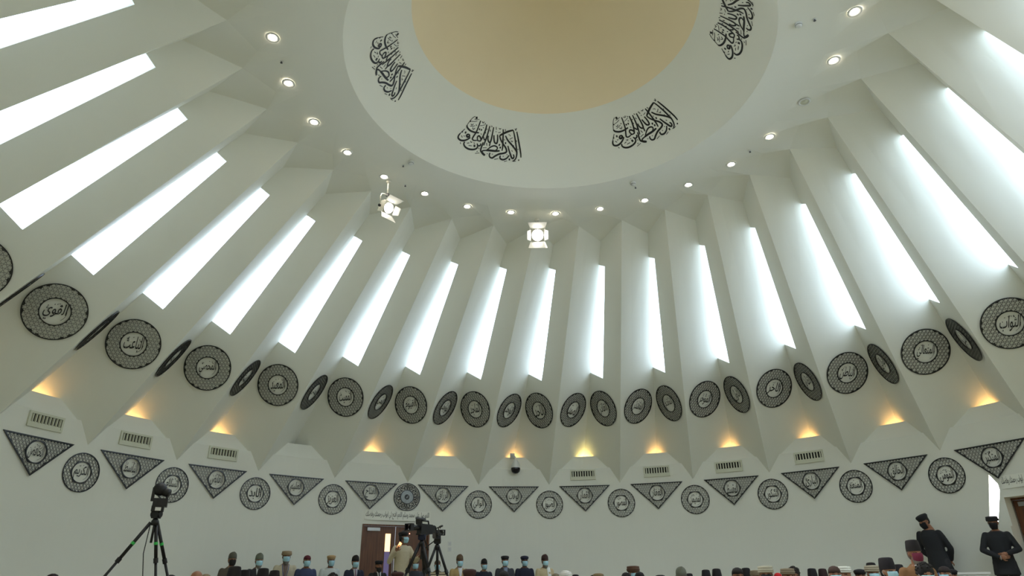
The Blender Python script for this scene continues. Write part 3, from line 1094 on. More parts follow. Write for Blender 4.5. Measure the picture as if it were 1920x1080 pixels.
p = on_cyl(966, 873)
t = thing('dome_camera', 'white and black dome security camera hanging under the ledge above a lattice triangle', 'security camera', wall_frame(idx_of(p), p.z - 0.05, S - 0.14) @ Matrix.Scale(1.3, 4))
Rx = Matrix.Rotation(-PI / 2, 4, 'X')
obj('bracket', MB().tube([(-0.06, 0.26, -0.11), (-0.05, 0.24, -0.03), (-0.01, 0.2, 0.0), (0, 0.1, 0)], 0.02, 10).box((-0.06, 0.24, -0.115), (0.1, 0.12, 0.02)), M_whitepl, t, True)
obj('housing', MB().lathe([(0.0005, 0.15), (0.03, 0.15), (0.06, 0.1), (0.095, 0.02), (0.098, -0.03)], 24, Rx).xf(Matrix.Rotation(0, 4, 'X')), M_whitepl, t, True)
obj('dome', MB().lathe([(0.098, -0.03), (0.1, -0.06), (0.085, -0.11), (0.05, -0.14), (0.0005, -0.15)], 24, Rx), M_dark_gl, t, True)

for q, lab in (((843, 1019.5), 'upper white switch plate on the wall right of the double door'), ((843, 1030), 'lower white switch plate on the wall right of the double door')):
    p = on_cyl(*q)
    t = thing('switch_plate', lab, 'switch', wall_frame(idx_of(p), p.z, S - 0.006), 'switch plates by the door')
    obj('plate', MB().box((0, 0, 0), (0.09, 0.1, 0.012)), M_whitepl, t)
    obj('rocker', MB().box((0, 0, 0.008), (0.03, 0.05, 0.008), Matrix.Rotation(0.1, 3, 'X')), M_whitepl, t)
#PEOPLE#
# ------------------------------------------------------------------ people
def loft(mb, secs, n=20):
    vs, fs = [], []
    for cx, cy, cz, hx, hy in secs:
        for k in range(n):
            a = 2 * PI * k / n
            vs.append((cx + hx * math.cos(a), cy + hy * math.sin(a), cz))
    for i in range(len(secs) - 1):
        for k in range(n):
            fs.append((i * n + k, i * n + (k + 1) % n, (i + 1) * n + (k + 1) % n, (i + 1) * n + k))
    fs += [tuple(range(n - 1, -1, -1)), tuple((len(secs) - 1) * n + k for k in range(n))]
    return mb.add(vs, fs)


def limb(mb, a, b, ra, rb):
    a, b = Vector(a), Vector(b)
    mb.tube([a, a.lerp(b, 0.3), a.lerp(b, 0.6), b], [ra, ra * 1.02, (ra + rb) / 2, rb], 14)
    mb.ball(a, (ra, ra, ra), 14)
    mb.ball(b, (rb, rb, rb), 14)


def remesh(mb, voxel, smooth=4):
    me = mesh_of('tmp', mb, M_ink)
    o = link('tmp', me)
    r = o.modifiers.new('r', 'REMESH')
    r.mode = 'VOXEL'
    r.voxel_size = voxel
    s = o.modifiers.new('s', 'SMOOTH')
    s.factor = 0.5
    s.iterations = smooth
    ev = o.evaluated_get(bpy.context.evaluated_depsgraph_get())
    m2 = bpy.data.meshes.new_from_object(ev)
    out = MB()
    out.add([v.co[:] for v in m2.vertices], [tuple(p.vertices) for p in m2.polygons])
    bpy.data.objects.remove(o)
    bpy.data.meshes.remove(me)
    bpy.data.meshes.remove(m2)
    return out


def head_prims(mb, H):
    h = MB()
    h.ball((0, 0.012, 0.03), (0.077, 0.098, 0.09), 24)
    h.ball((0, -0.022, -0.03), (0.064, 0.072, 0.085), 20)
    h.ball((0, -0.036, -0.078), (0.046, 0.05, 0.04), 16)
    h.tube([(0, -0.086, 0.012), (0, -0.108, -0.022), (0, -0.106, -0.032)], [0.008, 0.014, 0.015], 10)
    h.tube([(-0.043, -0.072, 0.026), (0, -0.086, 0.028), (0.043, -0.072, 0.026)], 0.012, 10)
    for s in (-1, 1):
        h.ball((s * 0.04, -0.066, -0.022), (0.022, 0.02, 0.018), 12)
        h.ball((s * 0.079, 0.008, -0.008), (0.011, 0.022, 0.032), 12)
    h.tube([(-0.022, -0.084, -0.062), (0, -0.09, -0.061), (0.022, -0.084, -0.062)], 0.009, 8)
    h.tube([(0, 0.015, -0.06), (0, 0.03, -0.21)], [0.056, 0.06], 18)
    h.xf(H)
    mb.add(h.v, h.f)


def hand_mb(w, d, nrm, curl, side):
    """palm, thumb and four bent fingers of unequal length"""
    w, d, nrm = Vector(w), Vector(d).normalized(), Vector(nrm)
    nrm = (nrm - d * nrm.dot(d)).normalized()
    x = d.cross(nrm) * side
    R = Matrix((x, nrm, d)).transposed()
    mb = MB()
    mb.ball(w + d * 0.05, (0.042, 0.016, 0.056), 14, R)
    mb.ball(w + d * 0.0, (0.03, 0.024, 0.03), 12, R)
    for k, (o, L) in enumerate(((-0.031, 0.064), (-0.0105, 0.078), (0.0105, 0.083), (0.031, 0.072))):
        p = w + d * (0.088 - 0.004 * abs(k - 1.5)) + x * o
        pts = [p]
        dd = d.copy()
        for seg in (0.45, 0.32, 0.23):
            dd = (dd + nrm * curl * (1 + 0.1 * k)).normalized()
            pts.append(pts[-1] + dd * L * seg)
        mb.tube(pts, [0.0095, 0.009, 0.0082, 0.0065], 8)
        mb.ball(pts[-1], (0.0066,) * 3, 8)
    p = w + d * 0.035 + x * 0.034
    pts = [p, p + (x * 0.8 + d * 0.6 + nrm * 0.3).normalized() * 0.035, p + (x * 0.8 + d * 0.6 + nrm * 0.3).normalized() * 0.035 + (x * 0.2 + d + nrm * 0.4).normalized() * 0.03]
    mb.tube(pts, [0.013, 0.011, 0.008], 8)
    mb.ball(pts[-1], (0.0082,) * 3, 8)
    return mb


def hrot(yaw=0, pitch=0, roll=0):
    return (Matrix.Rotation(yaw, 4, 'Z') @ Matrix.Rotation(pitch, 4, 'X') @ Matrix.Rotation(roll, 4, 'Y'))


POSES = {
    'chair': dict(zb=0.50, knees=((-0.13, -0.42, 0.50), (0.13, -0.42, 0.50)), ankles=((-0.13, -0.40, 0.09), (0.13, -0.40, 0.09)),
                  elbows=((-0.215, 0.02, 0.74), (0.215, 0.02, 0.74)), wrists=((-0.13, -0.24, 0.645), (0.13, -0.24, 0.645)), hd=((0.12, -1, -0.35), (-0.12, -1, -0.35)), hn=((0, 0, -1), (0, 0, -1)), curl=0.25),
    'floor': dict(zb=0.07, ts=0.88, knees=((-0.24, -0.30, 0.15), (0.24, -0.30, 0.15)), ankles=((0.10, -0.36, 0.07), (-0.12, -0.28, 0.07)),
                  elbows=((-0.215, 0.02, 0.38), (0.215, 0.02, 0.38)), wrists=((-0.18, -0.22, 0.29), (0.18, -0.22, 0.29)), hd=((-0.1, -1, -0.3), (0.1, -1, -0.3)), hn=((0, 0, -1), (0, 0, -1)), curl=0.3),
    'stool': dict(zb=0.27, knees=((-0.19, -0.36, 0.34), (0.19, -0.36, 0.34)), ankles=((-0.16, -0.24, 0.09), (0.16, -0.24, 0.09)),
                  elbows=((-0.215, 0.02, 0.52), (0.215, 0.02, 0.52)), wrists=((-0.15, -0.25, 0.46), (0.15, -0.25, 0.46)), hd=((0.1, -1, -0.3), (-0.1, -1, -0.3)), hn=((0, 0, -1), (0, 0, -1)), curl=0.3),
    'lean': dict(zb=0.93, knees=((-0.10, -0.03, 0.5), (0.10, -0.02, 0.5)), ankles=((-0.10, 0.02, 0.09), (0.12, 0.02, 0.09)),
                 elbows=((-0.28, 0.06, 1.13), (0.255, 0.10, 1.13)), wrists=((-0.13, 0.16, 0.93), (0.16, 0.17, 0.93)), hd=((0.6, 0.2, -0.6), (-0.6, 0.2, -0.6)), hn=((0, 1, 0), (0, 1, 0)), curl=0.3, H=hrot(-0.35, 0.42, 0.0), lean=-0.11),
    'folded': dict(zb=0.93, knees=((-0.10, -0.03, 0.5), (0.10, -0.03, 0.5)), ankles=((-0.12, 0.02, 0.09), (0.12, 0.02, 0.09)),
                   elbows=((-0.29, 0.0, 1.14), (0.29, -0.02, 1.14)), wrists=((-0.05, -0.215, 0.99), (0.075, -0.20, 1.06)), hd=((1, -0.12, 0.15), (-1, -0.15, -0.22)), hn=((0, 1, 0.1), (0, 1, 0.1)), curl=0.32, H=hrot(-0.15, 0.12, 0)),
    'operator': dict(zb=0.93, knees=((-0.10, -0.03, 0.5), (0.10, -0.03, 0.5)), ankles=((-0.12, 0.02, 0.09), (0.12, 0.02, 0.09)),
                     elbows=((-0.33, 0.0, 1.13), (0.27, -0.10, 1.15)), wrists=((-0.31, -0.22, 1.34), (0.20, -0.36, 1.22)), hd=((0.35, -0.35, 0.85), (0.1, -1, 0.2)), hn=((0.5, 0.8, 0), (-0.6, 0, -0.8)), curl=0.38, H=hrot(0.35, -0.05, 0)),
}
for _n, P in POSES.items():
    zb = P['zb']
    ts = P.get('ts', 1.0)
    H = Matrix.Translation((0, -0.012 - 0.25 * (1 - ts), zb + 0.70 * ts)) @ P.get('H', Matrix())
    sec = [(zb - 0.09, 0.15, 0.115), (zb + 0.02, 0.168, 0.128), (zb + 0.15, 0.155, 0.118), (zb + 0.30, 0.17, 0.12), (zb + 0.42, 0.185, 0.118), (zb + 0.49, 0.165, 0.10), (zb + 0.55, 0.09, 0.075)]
    sec = [(zb + (z - zb) * ts, x, y) for z, x, y in sec]
    lean = Matrix(((1, 0, P.get('lean', 0), 0), (0, 1, 0, 0), (0, 0, 1, 0), (0, 0, 0, 1)))
    P['Hm'] = lean @ H if P.get('lean') else H
    body, jac, tro = MB(), MB(), MB()
    head_prims(body, H)
    loft(body, [(0, 0.03, z, x, y) for z, x, y in sec])
    J = 0.016
    js = [(z, x + J, y + J) for z, x, y in sec[:-1]] + [(zb + 0.545 * ts, 0.098, 0.088)]
    if zb > 0.9:
        js = [(zb - 0.24, 0.215, 0.185), (zb - 0.13, 0.205, 0.158)] + js[1:]
    loft(jac, [(0, 0.03, z, x, y) for z, x, y in js])
    P['js'] = js
    jac.tube([(0.062 * math.cos(t * PI / 8), 0.03 + 0.06 * math.sin(t * PI / 8), zb + 0.545 * ts + 0.02 * math.sin(t * PI / 8)) for t in range(16)], 0.022, 8, closed=True)
    hands = MB()
    for s in (0, 1):
        sg = -1 if s == 0 else 1
        sh, el, wr = Vector((sg * 0.175, 0.03, zb + 0.475 * ts)), Vector(P['elbows'][s]), Vector(P['wrists'][s])
        limb(body, sh, el, 0.052, 0.042)
        limb(body, el, wr, 0.042, 0.029)
        limb(jac, sh, el, 0.066, 0.054)
        wj = el.lerp(wr, 0.93)
        limb(jac, el, wj, 0.054, 0.042)
        hb = hand_mb(wr, P['hd'][s], P['hn'][s], P['curl'], sg)
        hands.add(hb.v, hb.f)
        hp, kn, an = Vector((sg * 0.095, 0.02, max(zb - 0.02, 0.09))), Vector(P['knees'][s]), Vector(P['ankles'][s])
        limb(body, hp, kn, 0.082, 0.056)
        limb(body, kn, an, 0.056, 0.038)
        limb(tro, hp, kn, 0.10, 0.073)
        limb(tro, kn, kn.lerp(an, 0.96), 0.073, 0.058)
        ft = Vector((0, -1, 0)) if zb > 0.3 else Vector((-sg, -0.3, 0)).normalized()
        body.ball(an + ft * 0.07 + Vector((0, 0, -0.035 if zb > 0.3 else 0)), (0.045, 0.125, 0.045) if zb > 0.3 else (0.12, 0.05, 0.045), 14)
    bm_ = remesh(body, 0.012, 3)
    bm_.add(hands.v, hands.f)
    nv = len(bm_.f)
    # eyes and brows: darker faces on the head itself
    Hi = H.inverted()
    for k, f in enumerate(bm_.f):
        c = Hi @ (sum((Vector(bm_.v[i]) for i in f), Vector()) / len(f))
        if c.y < -0.05 and 0.017 < abs(c.x) < 0.049 and (0.0 < c.z < 0.012 or 0.027 < c.z < 0.037):
            bm_.m[k] = 1
    P['body'] = mesh_of('body', bm_.xf(lean), [M_ink, M_ink], True)
    P['jacket'] = mesh_of('jacket', remesh(jac, 0.014, 4).xf(lean), M_ink, True)
    P['trousers'] = mesh_of('trousers', remesh(tro, 0.016, 4).xf(lean), M_ink, True)

    def front(z, x, js=js):
        for a, b in zip(js, js[1:]):
            if a[0] <= z <= b[0]:
                t = (z - a[0]) / (b[0] - a[0])
                hx, hy = a[1] + (b[1] - a[1]) * t, a[2] + (b[2] - a[2]) * t
                return 0.03 - hy * math.sqrt(max(0.05, 1 - (x / hx) ** 2))
        return -0.06

    def strip(wid, z0, z1, off, K=8):
        mb = MB()
        vs = []
        for k in range(K + 1):
            z = z0 + (z1 - z0) * k / K
            w = wid(k / K)
            for q in (-1, -0.33, 0.33, 1):
                vs.append((q * w, front(z, q * w) - off, z))
            for q in (1, -1):
                vs.append((q * w, front(z, q * w) + 0.02, z))
        fs = []
        for k in range(K):
            for j in range(6):
                a, b = k * 6 + j, k * 6 + (j + 1) % 6
                fs.append((a, b, b + 6, a + 6))
        fs += [tuple(range(6)), tuple(K * 6 + j for j in range(5, -1, -1))]
        return mb.add(vs, fs).xf(lean)
    P['shirt'] = mesh_of('shirt_front', strip(lambda t: 0.006 + 0.05 * t, zb + 0.24, zb + 0.56, 0.006), M_ink, True)
    P['tie'] = mesh_of('tie', strip(lambda t: 0.012 + 0.012 * (1 - t), zb + 0.24, zb + 0.545, 0.013), M_ink, True)
    P['scarf'] = mesh_of('scarf', MB().add([(x + q, front(zb + z, x + q) - o, zb + z) for x, z in ((0.05, 0.05), (0.07, 0.2), (0.085, 0.35), (0.07, 0.5), (0.045, 0.56)) for q, o in ((-0.05, 0.014), (0.05, 0.014), (0.05, -0.01), (-0.05, -0.01))], [(4 * k + j, 4 * k + (j + 1) % 4, 4 * k + 4 + (j + 1) % 4, 4 * k + 4 + j) for k in range(4) for j in range(4)]).xf(lean), M_ink, True)
    ly = MB()
    for s in (-1, 1):
        pts = [(s * 0.07, front(zb + 0.53, 0.06) - 0.01, zb + 0.545), (s * 0.055, front(zb + 0.42, 0.05) - 0.016, zb + 0.42), (s * 0.012, front(zb + 0.25, 0.01) - 0.016, zb + 0.25)]
        ly.tube(pts, 0.006, 6)
    ly.box((0, front(zb + 0.2, 0) - 0.016, zb + 0.2), (0.07, 0.006, 0.1))
    P['lanyard'] = mesh_of('lanyard', ly.xf(lean), M_ink)

# head-wear, hair and masks in head coordinates
def esec(rows, n=28, cy=0.012):
    mb = MB()
    return loft(mb, [(0, cy + (r[3] if len(r) > 3 else 0), r[0], r[1], r[2]) for r in rows], n)


def pakol_mb():
    mb = esec([(0.05, 0.088, 0.108), (0.09, 0.104, 0.126), (0.112, 0.098, 0.12), (0.118, 0.05, 0.06)])
    for z, r in ((0.042, 0.014), (0.064, 0.016)):
        mb.tube([(0.094 * math.cos(a * PI / 14), 0.012 + 0.115 * math.sin(a * PI / 14), z) for a in range(28)], r, 8, closed=True)
    return mb


def jinnah_mb():
    mb = esec([(0.03, 0.086, 0.107), (0.08, 0.086, 0.107), (0.12, 0.078, 0.104), (0.15, 0.055, 0.098), (0.168, 0.022, 0.085, -0.01), (0.171, 0.006, 0.06, -0.015)])
    mb.tube([(0.0876 * math.cos(a * PI / 14), 0.012 + 0.1086 * math.sin(a * PI / 14), 0.034) for a in range(28)], 0.006, 6, closed=True)
    return mb


def turban_mb():
    mb = esec([(0.05, 0.084, 0.104), (0.13, 0.07, 0.088), (0.145, 0.03, 0.04)])
    for z, rx, r in ((0.045, 0.092, 0.022), (0.072, 0.094, 0.02), (0.096, 0.086, 0.018)):
        mb.tube([(rx * math.cos(a * PI / 14), 0.012 + (rx + 0.021) * math.sin(a * PI / 14), z + 0.012 * math.cos(a * PI / 14)) for a in range(28)], r, 8, closed=True)
    return mb


def curly_mb():
    mb = MB().ball((0, 0.02, 0.05), (0.092, 0.11, 0.095), 24)
    rng = random.Random(3)
    for _ in range(90):
        a, t = rng.uniform(0, 2 * PI), rng.uniform(0, 1.9)
        if math.sin(a) < -0.3 and t > 1.2:
            continue
        mb.ball((0.09 * math.sin(t) * math.cos(a), 0.02 + 0.108 * math.sin(t) * math.sin(a), 0.05 + 0.093 * math.cos(t)), (0.014,) * 3, 6)
    return mb


def mask_mb(zs, rxs, rys, amax, thick=0.004, straps=True):
    mb = MB()
    nu = 12
    vs = []
    for L in (0, thick):
        for z, rx, ry in zip(zs, rxs, rys):
            for k in range(nu + 1):
                a = (k / nu * 2 - 1) * amax
                fold = 0.0015 * math.sin(z * 420)
                vs.append(((rx + L) * math.sin(a), -(ry + L + fold) * math.cos(a) + 0.004, z))
    m = len(zs)
    fs = []
    for L in (0, 1):
        for i in range(m - 1):
            for k in range(nu):
                o = L * m * (nu + 1)
                a = o + i * (nu + 1) + k
                fs.append((a, a + 1, a + nu + 2, a + nu + 1) if L else (a + nu + 1, a + nu + 2, a + 1, a))
    o = m * (nu + 1)
    edge = [k for k in range(nu + 1)] + [i * (nu + 1) + nu for i in range(1, m)] + [(m - 1) * (nu + 1) + k for k in range(nu - 1, -1, -1)] + [i * (nu + 1) for i in range(m - 2, 0, -1)]
    for a, b in zip(edge, edge[1:] + edge[:1]):
        fs.append((a, b, b + o, a + o))
    mb.add(vs, fs)
    if straps:
        for s in (-1, 1):
            mb.tube([(s * 0.07, -0.03, zs[-1] - 0.01), (s * 0.084, -0.002, 0.02), (s * 0.09, 0.02, 0.0), (s * 0.086, 0.005, -0.03), (s * 0.066, -0.03, zs[1])], 0.0018, 5)
    return mb


CAPS = {
    'jinnah': (mesh_of('cap', jinnah_mb(), M_ink, True), 0.171),
    'fez': (mesh_of('cap', esec([(0.028, 0.086, 0.107), (0.07, 0.085, 0.106), (0.15, 0.073, 0.098), (0.166, 0.062, 0.09), (0.173, 0.03, 0.06)]), M_ink, 'auto'), 0.173),
    'pakol': (mesh_of('cap', pakol_mb(), M_ink, True), 0.118),
    'flat': (mesh_of('cap', esec([(0.03, 0.085, 0.106), (0.06, 0.092, 0.114), (0.09, 0.104, 0.126), (0.115, 0.092, 0.114), (0.126, 0.05, 0.06)]), M_ink, True), 0.126),
    'beret': (mesh_of('cap', esec([(0.04, 0.085, 0.106), (0.065, 0.1, 0.12), (0.095, 0.108, 0.128), (0.122, 0.085, 0.1), (0.134, 0.03, 0.04)]), M_ink, True), 0.134),
    'skull': (mesh_of('cap', esec([(0.035, 0.083, 0.104), (0.075, 0.08, 0.1), (0.11, 0.06, 0.075), (0.128, 0.02, 0.03)]), M_ink, True), 0.128),
    'turban': (mesh_of('turban', turban_mb(), M_ink, True), 0.145),
    'curly': (mesh_of('hair', curly_mb(), M_ink, True), 0.150),
    'bald': (None, 0.122),
}
ME_HAIR = mesh_of('hair', esec([(-0.07, 0.05, 0.05, 0.03), (-0.04, 0.072, 0.08, 0.022), (0.0, 0.081, 0.088, 0.018), (0.05, 0.081, 0.092, 0.016), (0.09, 0.066, 0.078, 0.014), (0.115, 0.03, 0.04, 0.012)]), M_ink, True)
ME_MASK = mesh_of('face_mask', mask_mb((-0.118, -0.095, -0.065, -0.03, -0.005, 0.004), (0.05, 0.062, 0.071, 0.074, 0.073, 0.072), (0.09, 0.112, 0.122, 0.13, 0.118, 0.112), 1.15), M_ink, True)
ME_BEARD = mesh_of('beard', mask_mb((-0.165, -0.14, -0.105, -0.07, -0.045), (0.03, 0.05, 0.063, 0.069, 0.071), (0.085, 0.102, 0.108, 0.107, 0.1), 1.25, 0.004, False), M_ink, True)

_mc = {}


def cloth(rgb, rough=0.85):
    if rgb not in _mc:
        _mc[rgb] = mat('cloth_%d_%d_%d' % rgb, lin(*rgb), rough, noise=0.12, nscale=35, bump=0.08)
    return _mc[rgb]


def striped():
    m = mat('striped_cloth', lin(190, 180, 150), 0.85)
    nt = m.node_tree
    tc = nt.nodes.new('ShaderNodeTexCoord')
    w = nt.nodes.new('ShaderNodeTexWave')
    w.bands_direction = 'Z'
    w.inputs['Scale'].default_value = 5.5
    r = nt.nodes.new('ShaderNodeValToRGB')
    r.color_ramp.interpolation = 'CONSTANT'
    r.color_ramp.elements[0].color = lin(60, 52, 44)
    r.color_ramp.elements[1].position = 0.4
    r.color_ramp.elements[1].color = lin(205, 192, 158)
    nt.links.new(tc.outputs['Object'], w.inputs['Vector'])
    nt.links.new(w.outputs['Fac'], r.inputs[0])
    nt.links.new(r.outputs[0], nt.nodes['Principled BSDF'].inputs['Base Color'])
    return m


M_striped = striped()
SKIN = [lin(150, 104, 78), lin(128, 86, 62), lin(166, 120, 92), lin(104, 68, 50)]
M_skin = [mat('skin_%d' % k, c, 0.55, noise=0.06, nscale=30) for k, c in enumerate(SKIN)]
M_hair = cloth((34, 30, 28))
M_hairg = cloth((120, 116, 110))
BLUE_MASK = (166, 208, 222)
STATS = []


def setm(o, *mats):
    for k, m in enumerate(mats):
        o.material_slots[k].link = 'OBJECT'
        o.material_slots[k].material = m
    return o


def person(pose, px, py, D, yaw, cap, capc, jac, label, mask=BLUE_MASK, shirt=None, tie=None, skin=0, beard=None, group=None, extra=None, garment='jacket', trousers=(40, 40, 44), tilt=0):
    P = POSES[pose]
    p = at_dist(px, py, D)
    Hm = P['Hm']
    hat = (Hm @ Vector((0, 0, CAPS[cap][1])))
    s = p.z / hat.z
    d = (CAM - p)
    d.z = 0
    d.normalize()
    ph = math.atan2(d.x, -d.y) + yaw
    R = Matrix.Rotation(ph, 4, 'Z')
    off = R @ Vector((hat.x * s, hat.y * s, 0))
    M = Matrix.Translation((p.x - off.x, p.y - off.y, 0)) @ R @ Matrix.Scale(s, 4)
    STATS.append((px, pose, round(s, 2), round(D, 1)))
    t = thing('person', label, 'person', M, group)
    ms = M_skin[skin]
    setm(link('body', P['body'], t), ms, M_hair)
    jm = M_striped if jac == 'striped' else cloth(jac)
    setm(link(garment, P['jacket'], t), jm)
    setm(link('trousers', P['trousers'], t), cloth(trousers))
    if shirt:
        setm(link('shirt_front', P['shirt'], t), cloth(shirt))
    if tie:
        setm(link('tie', P['tie'], t), cloth(tie))
    if cap != 'bald':
        nm = 'hair' if cap == 'curly' else 'turban' if cap == 'turban' else 'cap'
        setm(link(nm, CAPS[cap][0], t, Hm @ Matrix.Rotation(tilt, 4, 'X')), cloth(capc))
        if cap != 'curly':
            setm(link('hair', ME_HAIR, t, Hm), M_hairg if beard == 'grey' else M_hair)
    if beard:
        setm(link('beard', ME_BEARD, t, Hm), M_hairg if beard == 'grey' else M_hair)
    if mask:
        setm(link('face_mask', ME_MASK, t, Hm), cloth(mask))
    for e, c in (extra or {}).items():
        setm(link(e, P[e], t), cloth(c))
    return t, M, Hm, s


def wall_D(px, py, gap):
    q = on_cyl(px, py) - CAM
    return math.hypot(q.x, q.y) - gap


G1 = 'people seated along the far wall'
def row(px, py, yaw, *a, gap=None, **k):
    gap = gap or (1.05 + 0.6 * (len(STATS) % 2))

    return person('chair', px, py, wall_D(px, py, gap), yaw, *a, group=G1, **k)


row(438, 1034.5, 0.25, 'jinnah', (92, 92, 82), (88, 82, 72), 'seated person in peaked grey cap, black mask and brownish jacket, leftmost along the wall', mask=(24, 24, 26), shirt=(170, 150, 150), tie=(90, 50, 70))
row(488, 1036.5, 0.2, 'jinnah', (104, 110, 98), (34, 36, 44), 'seated person in peaked grey-green cap, dark suit and white shirt, blue mask', shirt=(200, 204, 208), beard='grey')
row(538.5, 1033, 0.1, 'pakol', (150, 132, 104), (190, 182, 158), 'seated person in tan rolled cap and cream robe with a blue lanyard', garment='robe', shirt=(120, 104, 100), extra={'lanyard': (60, 80, 150)}, beard='grey')
row(577, 1041, 0.15, 'skull', (84, 28, 40), (50, 60, 92), 'seated person in round maroon cap and blue kurta, blue mask', garment='kurta', skin=1)
row(622, 1041, 0.3, 'flat', (176, 148, 108), (196, 204, 204), 'seated person in flat tan cap and white shirt, blue mask', garment='shirt', skin=1)
row(667.5, 1040.5, 0.3, 'jinnah', (28, 24, 26), (34, 38, 58), 'seated person in peaked black cap and navy suit beside the double door', shirt=(180, 180, 190), tie=(120, 90, 110))
row(711, 1051, 0.35, 'flat', (26, 26, 30), (24, 24, 26), 'seated person in dark cap, black tie and dark suit looking down before the double door', mask=None, shirt=(200, 200, 204), tie=(20, 20, 22), beard='dark', skin=1, gap=2.2)
row(779.5, 1048, 0.1, 'flat', (84, 76, 66), (44, 46, 54), 'seated person in blue mask half hidden behind the big video camera tripod', gap=1.9, skin=1)
row(820.5, 1050, 0.0, 'skull', (92, 74, 58), 'striped', 'seated person in brown cap and cream striped shirt, blue mask', garment='shirt')
row(862.5, 1039, 0.25, 'jinnah', (96, 78, 60), (166, 142, 96), 'seated person in peaked brown cap and tan jacket, blue mask', shirt=(210, 212, 214))
row(908, 1047, 0.3, 'jinnah', (24, 24, 26), (30, 34, 48), 'seated person in peaked black cap and dark navy jacket, right of the tan jacket', skin=2)
row(947, 1042, 0.2, 'flat', (34, 34, 38), (52, 54, 60), 'seated person in round black cap and dark grey suit, blue mask', shirt=(120, 130, 150))
row(983.5, 1042, 0.15, 'beret', (36, 38, 58), (32, 36, 56), 'seated person in navy beret and navy coat, blue mask', skin=3)
row(1021.5, 1039, 0.35, 'jinnah', (58, 38, 36), (186, 172, 138), 'seated person in peaked dark brown cap and cream coat with a white scarf', extra={'scarf': (226, 230, 226)}, skin=1, beard='grey')

# standing people
tG1, MG1, _, sG1 = person('lean', 1724, 966.5, wall_D(1724, 966.5, 0.55), -0.45, 'flat', (26, 27, 30), (28, 30, 34), 'standing person in black suit and flat black cap leaning on the wall, head bowed', mask=(22, 22, 24), skin=0)
tG2, MG2, HG2, sG2 = person('folded', 1858, 968, wall_D(1858, 968, 0.6), 0.05, 'pakol', (30, 28, 30), (30, 32, 36), 'standing person in black suit and rolled cap, hands folded, before the bright sun patch', mask=(22, 22, 24), skin=0)
Wp = Vector(POSES['folded']['wrists'][0])
obj('bracelet', MB().tube([Wp + Vector((0.004, 0.034 * math.cos(a * PI / 8), 0.034 * math.sin(a * PI / 8))) for a in range(16)], 0.007, 6, closed=True), M_metal, tG2)
tOP, MOP, HOP, sOP = person('operator', 757.5, 997, 15.2, 0.55, 'flat', (30, 28, 30), (190, 181, 156), 'standing camera operator in beige jumper, black cap and headset holding up a lit phone', garment='jumper', skin=1)
hs = MB()
for s_ in (-1, 1):
    hs.ball((s_ * 0.092, 0.008, -0.005), (0.018, 0.036, 0.04), 14)
hs.tube([(0.095 * math.cos(a), 0.012, 0.03 + 0.115 * math.sin(a)) for a in [PI * k / 12 for k in range(13)]], 0.009, 8)
hs.tube([(-0.092, -0.01, -0.02), (-0.085, -0.09, -0.055), (-0.03, -0.135, -0.06)], 0.005, 6)
obj('headset', hs, M_plastic, tOP, True, HOP)
obj('headset_light', MB().ball((0.045, -0.122, 0.075), (0.012, 0.008, 0.012), 10), emit('tiny_red_light', lin(255, 150, 120), 6), tOP, True, HOP)
wr = Vector(POSES['operator']['wrists'][0])
hd = Vector(POSES['operator']['hd'][0]).normalized()
ph = MB().box((0, 0, 0), (0.075, 0.01, 0.15))
phM = MOP @ Matrix.Translation(wr + hd * 0.115 + Vector((0.02, 0.018, 0.01))) @ Matrix.Rotation(0.5, 4, 'Y')
t = thing('phone', 'small phone with a glowing orange screen held up by the camera operator', 'phone', phM)
obj('case', ph, M_plastic, t)
obj('screen', MB().box((0, -0.006, 0), (0.066, 0.002, 0.138)), emit('phone_glow', lin(255, 170, 110), 3.0), t)

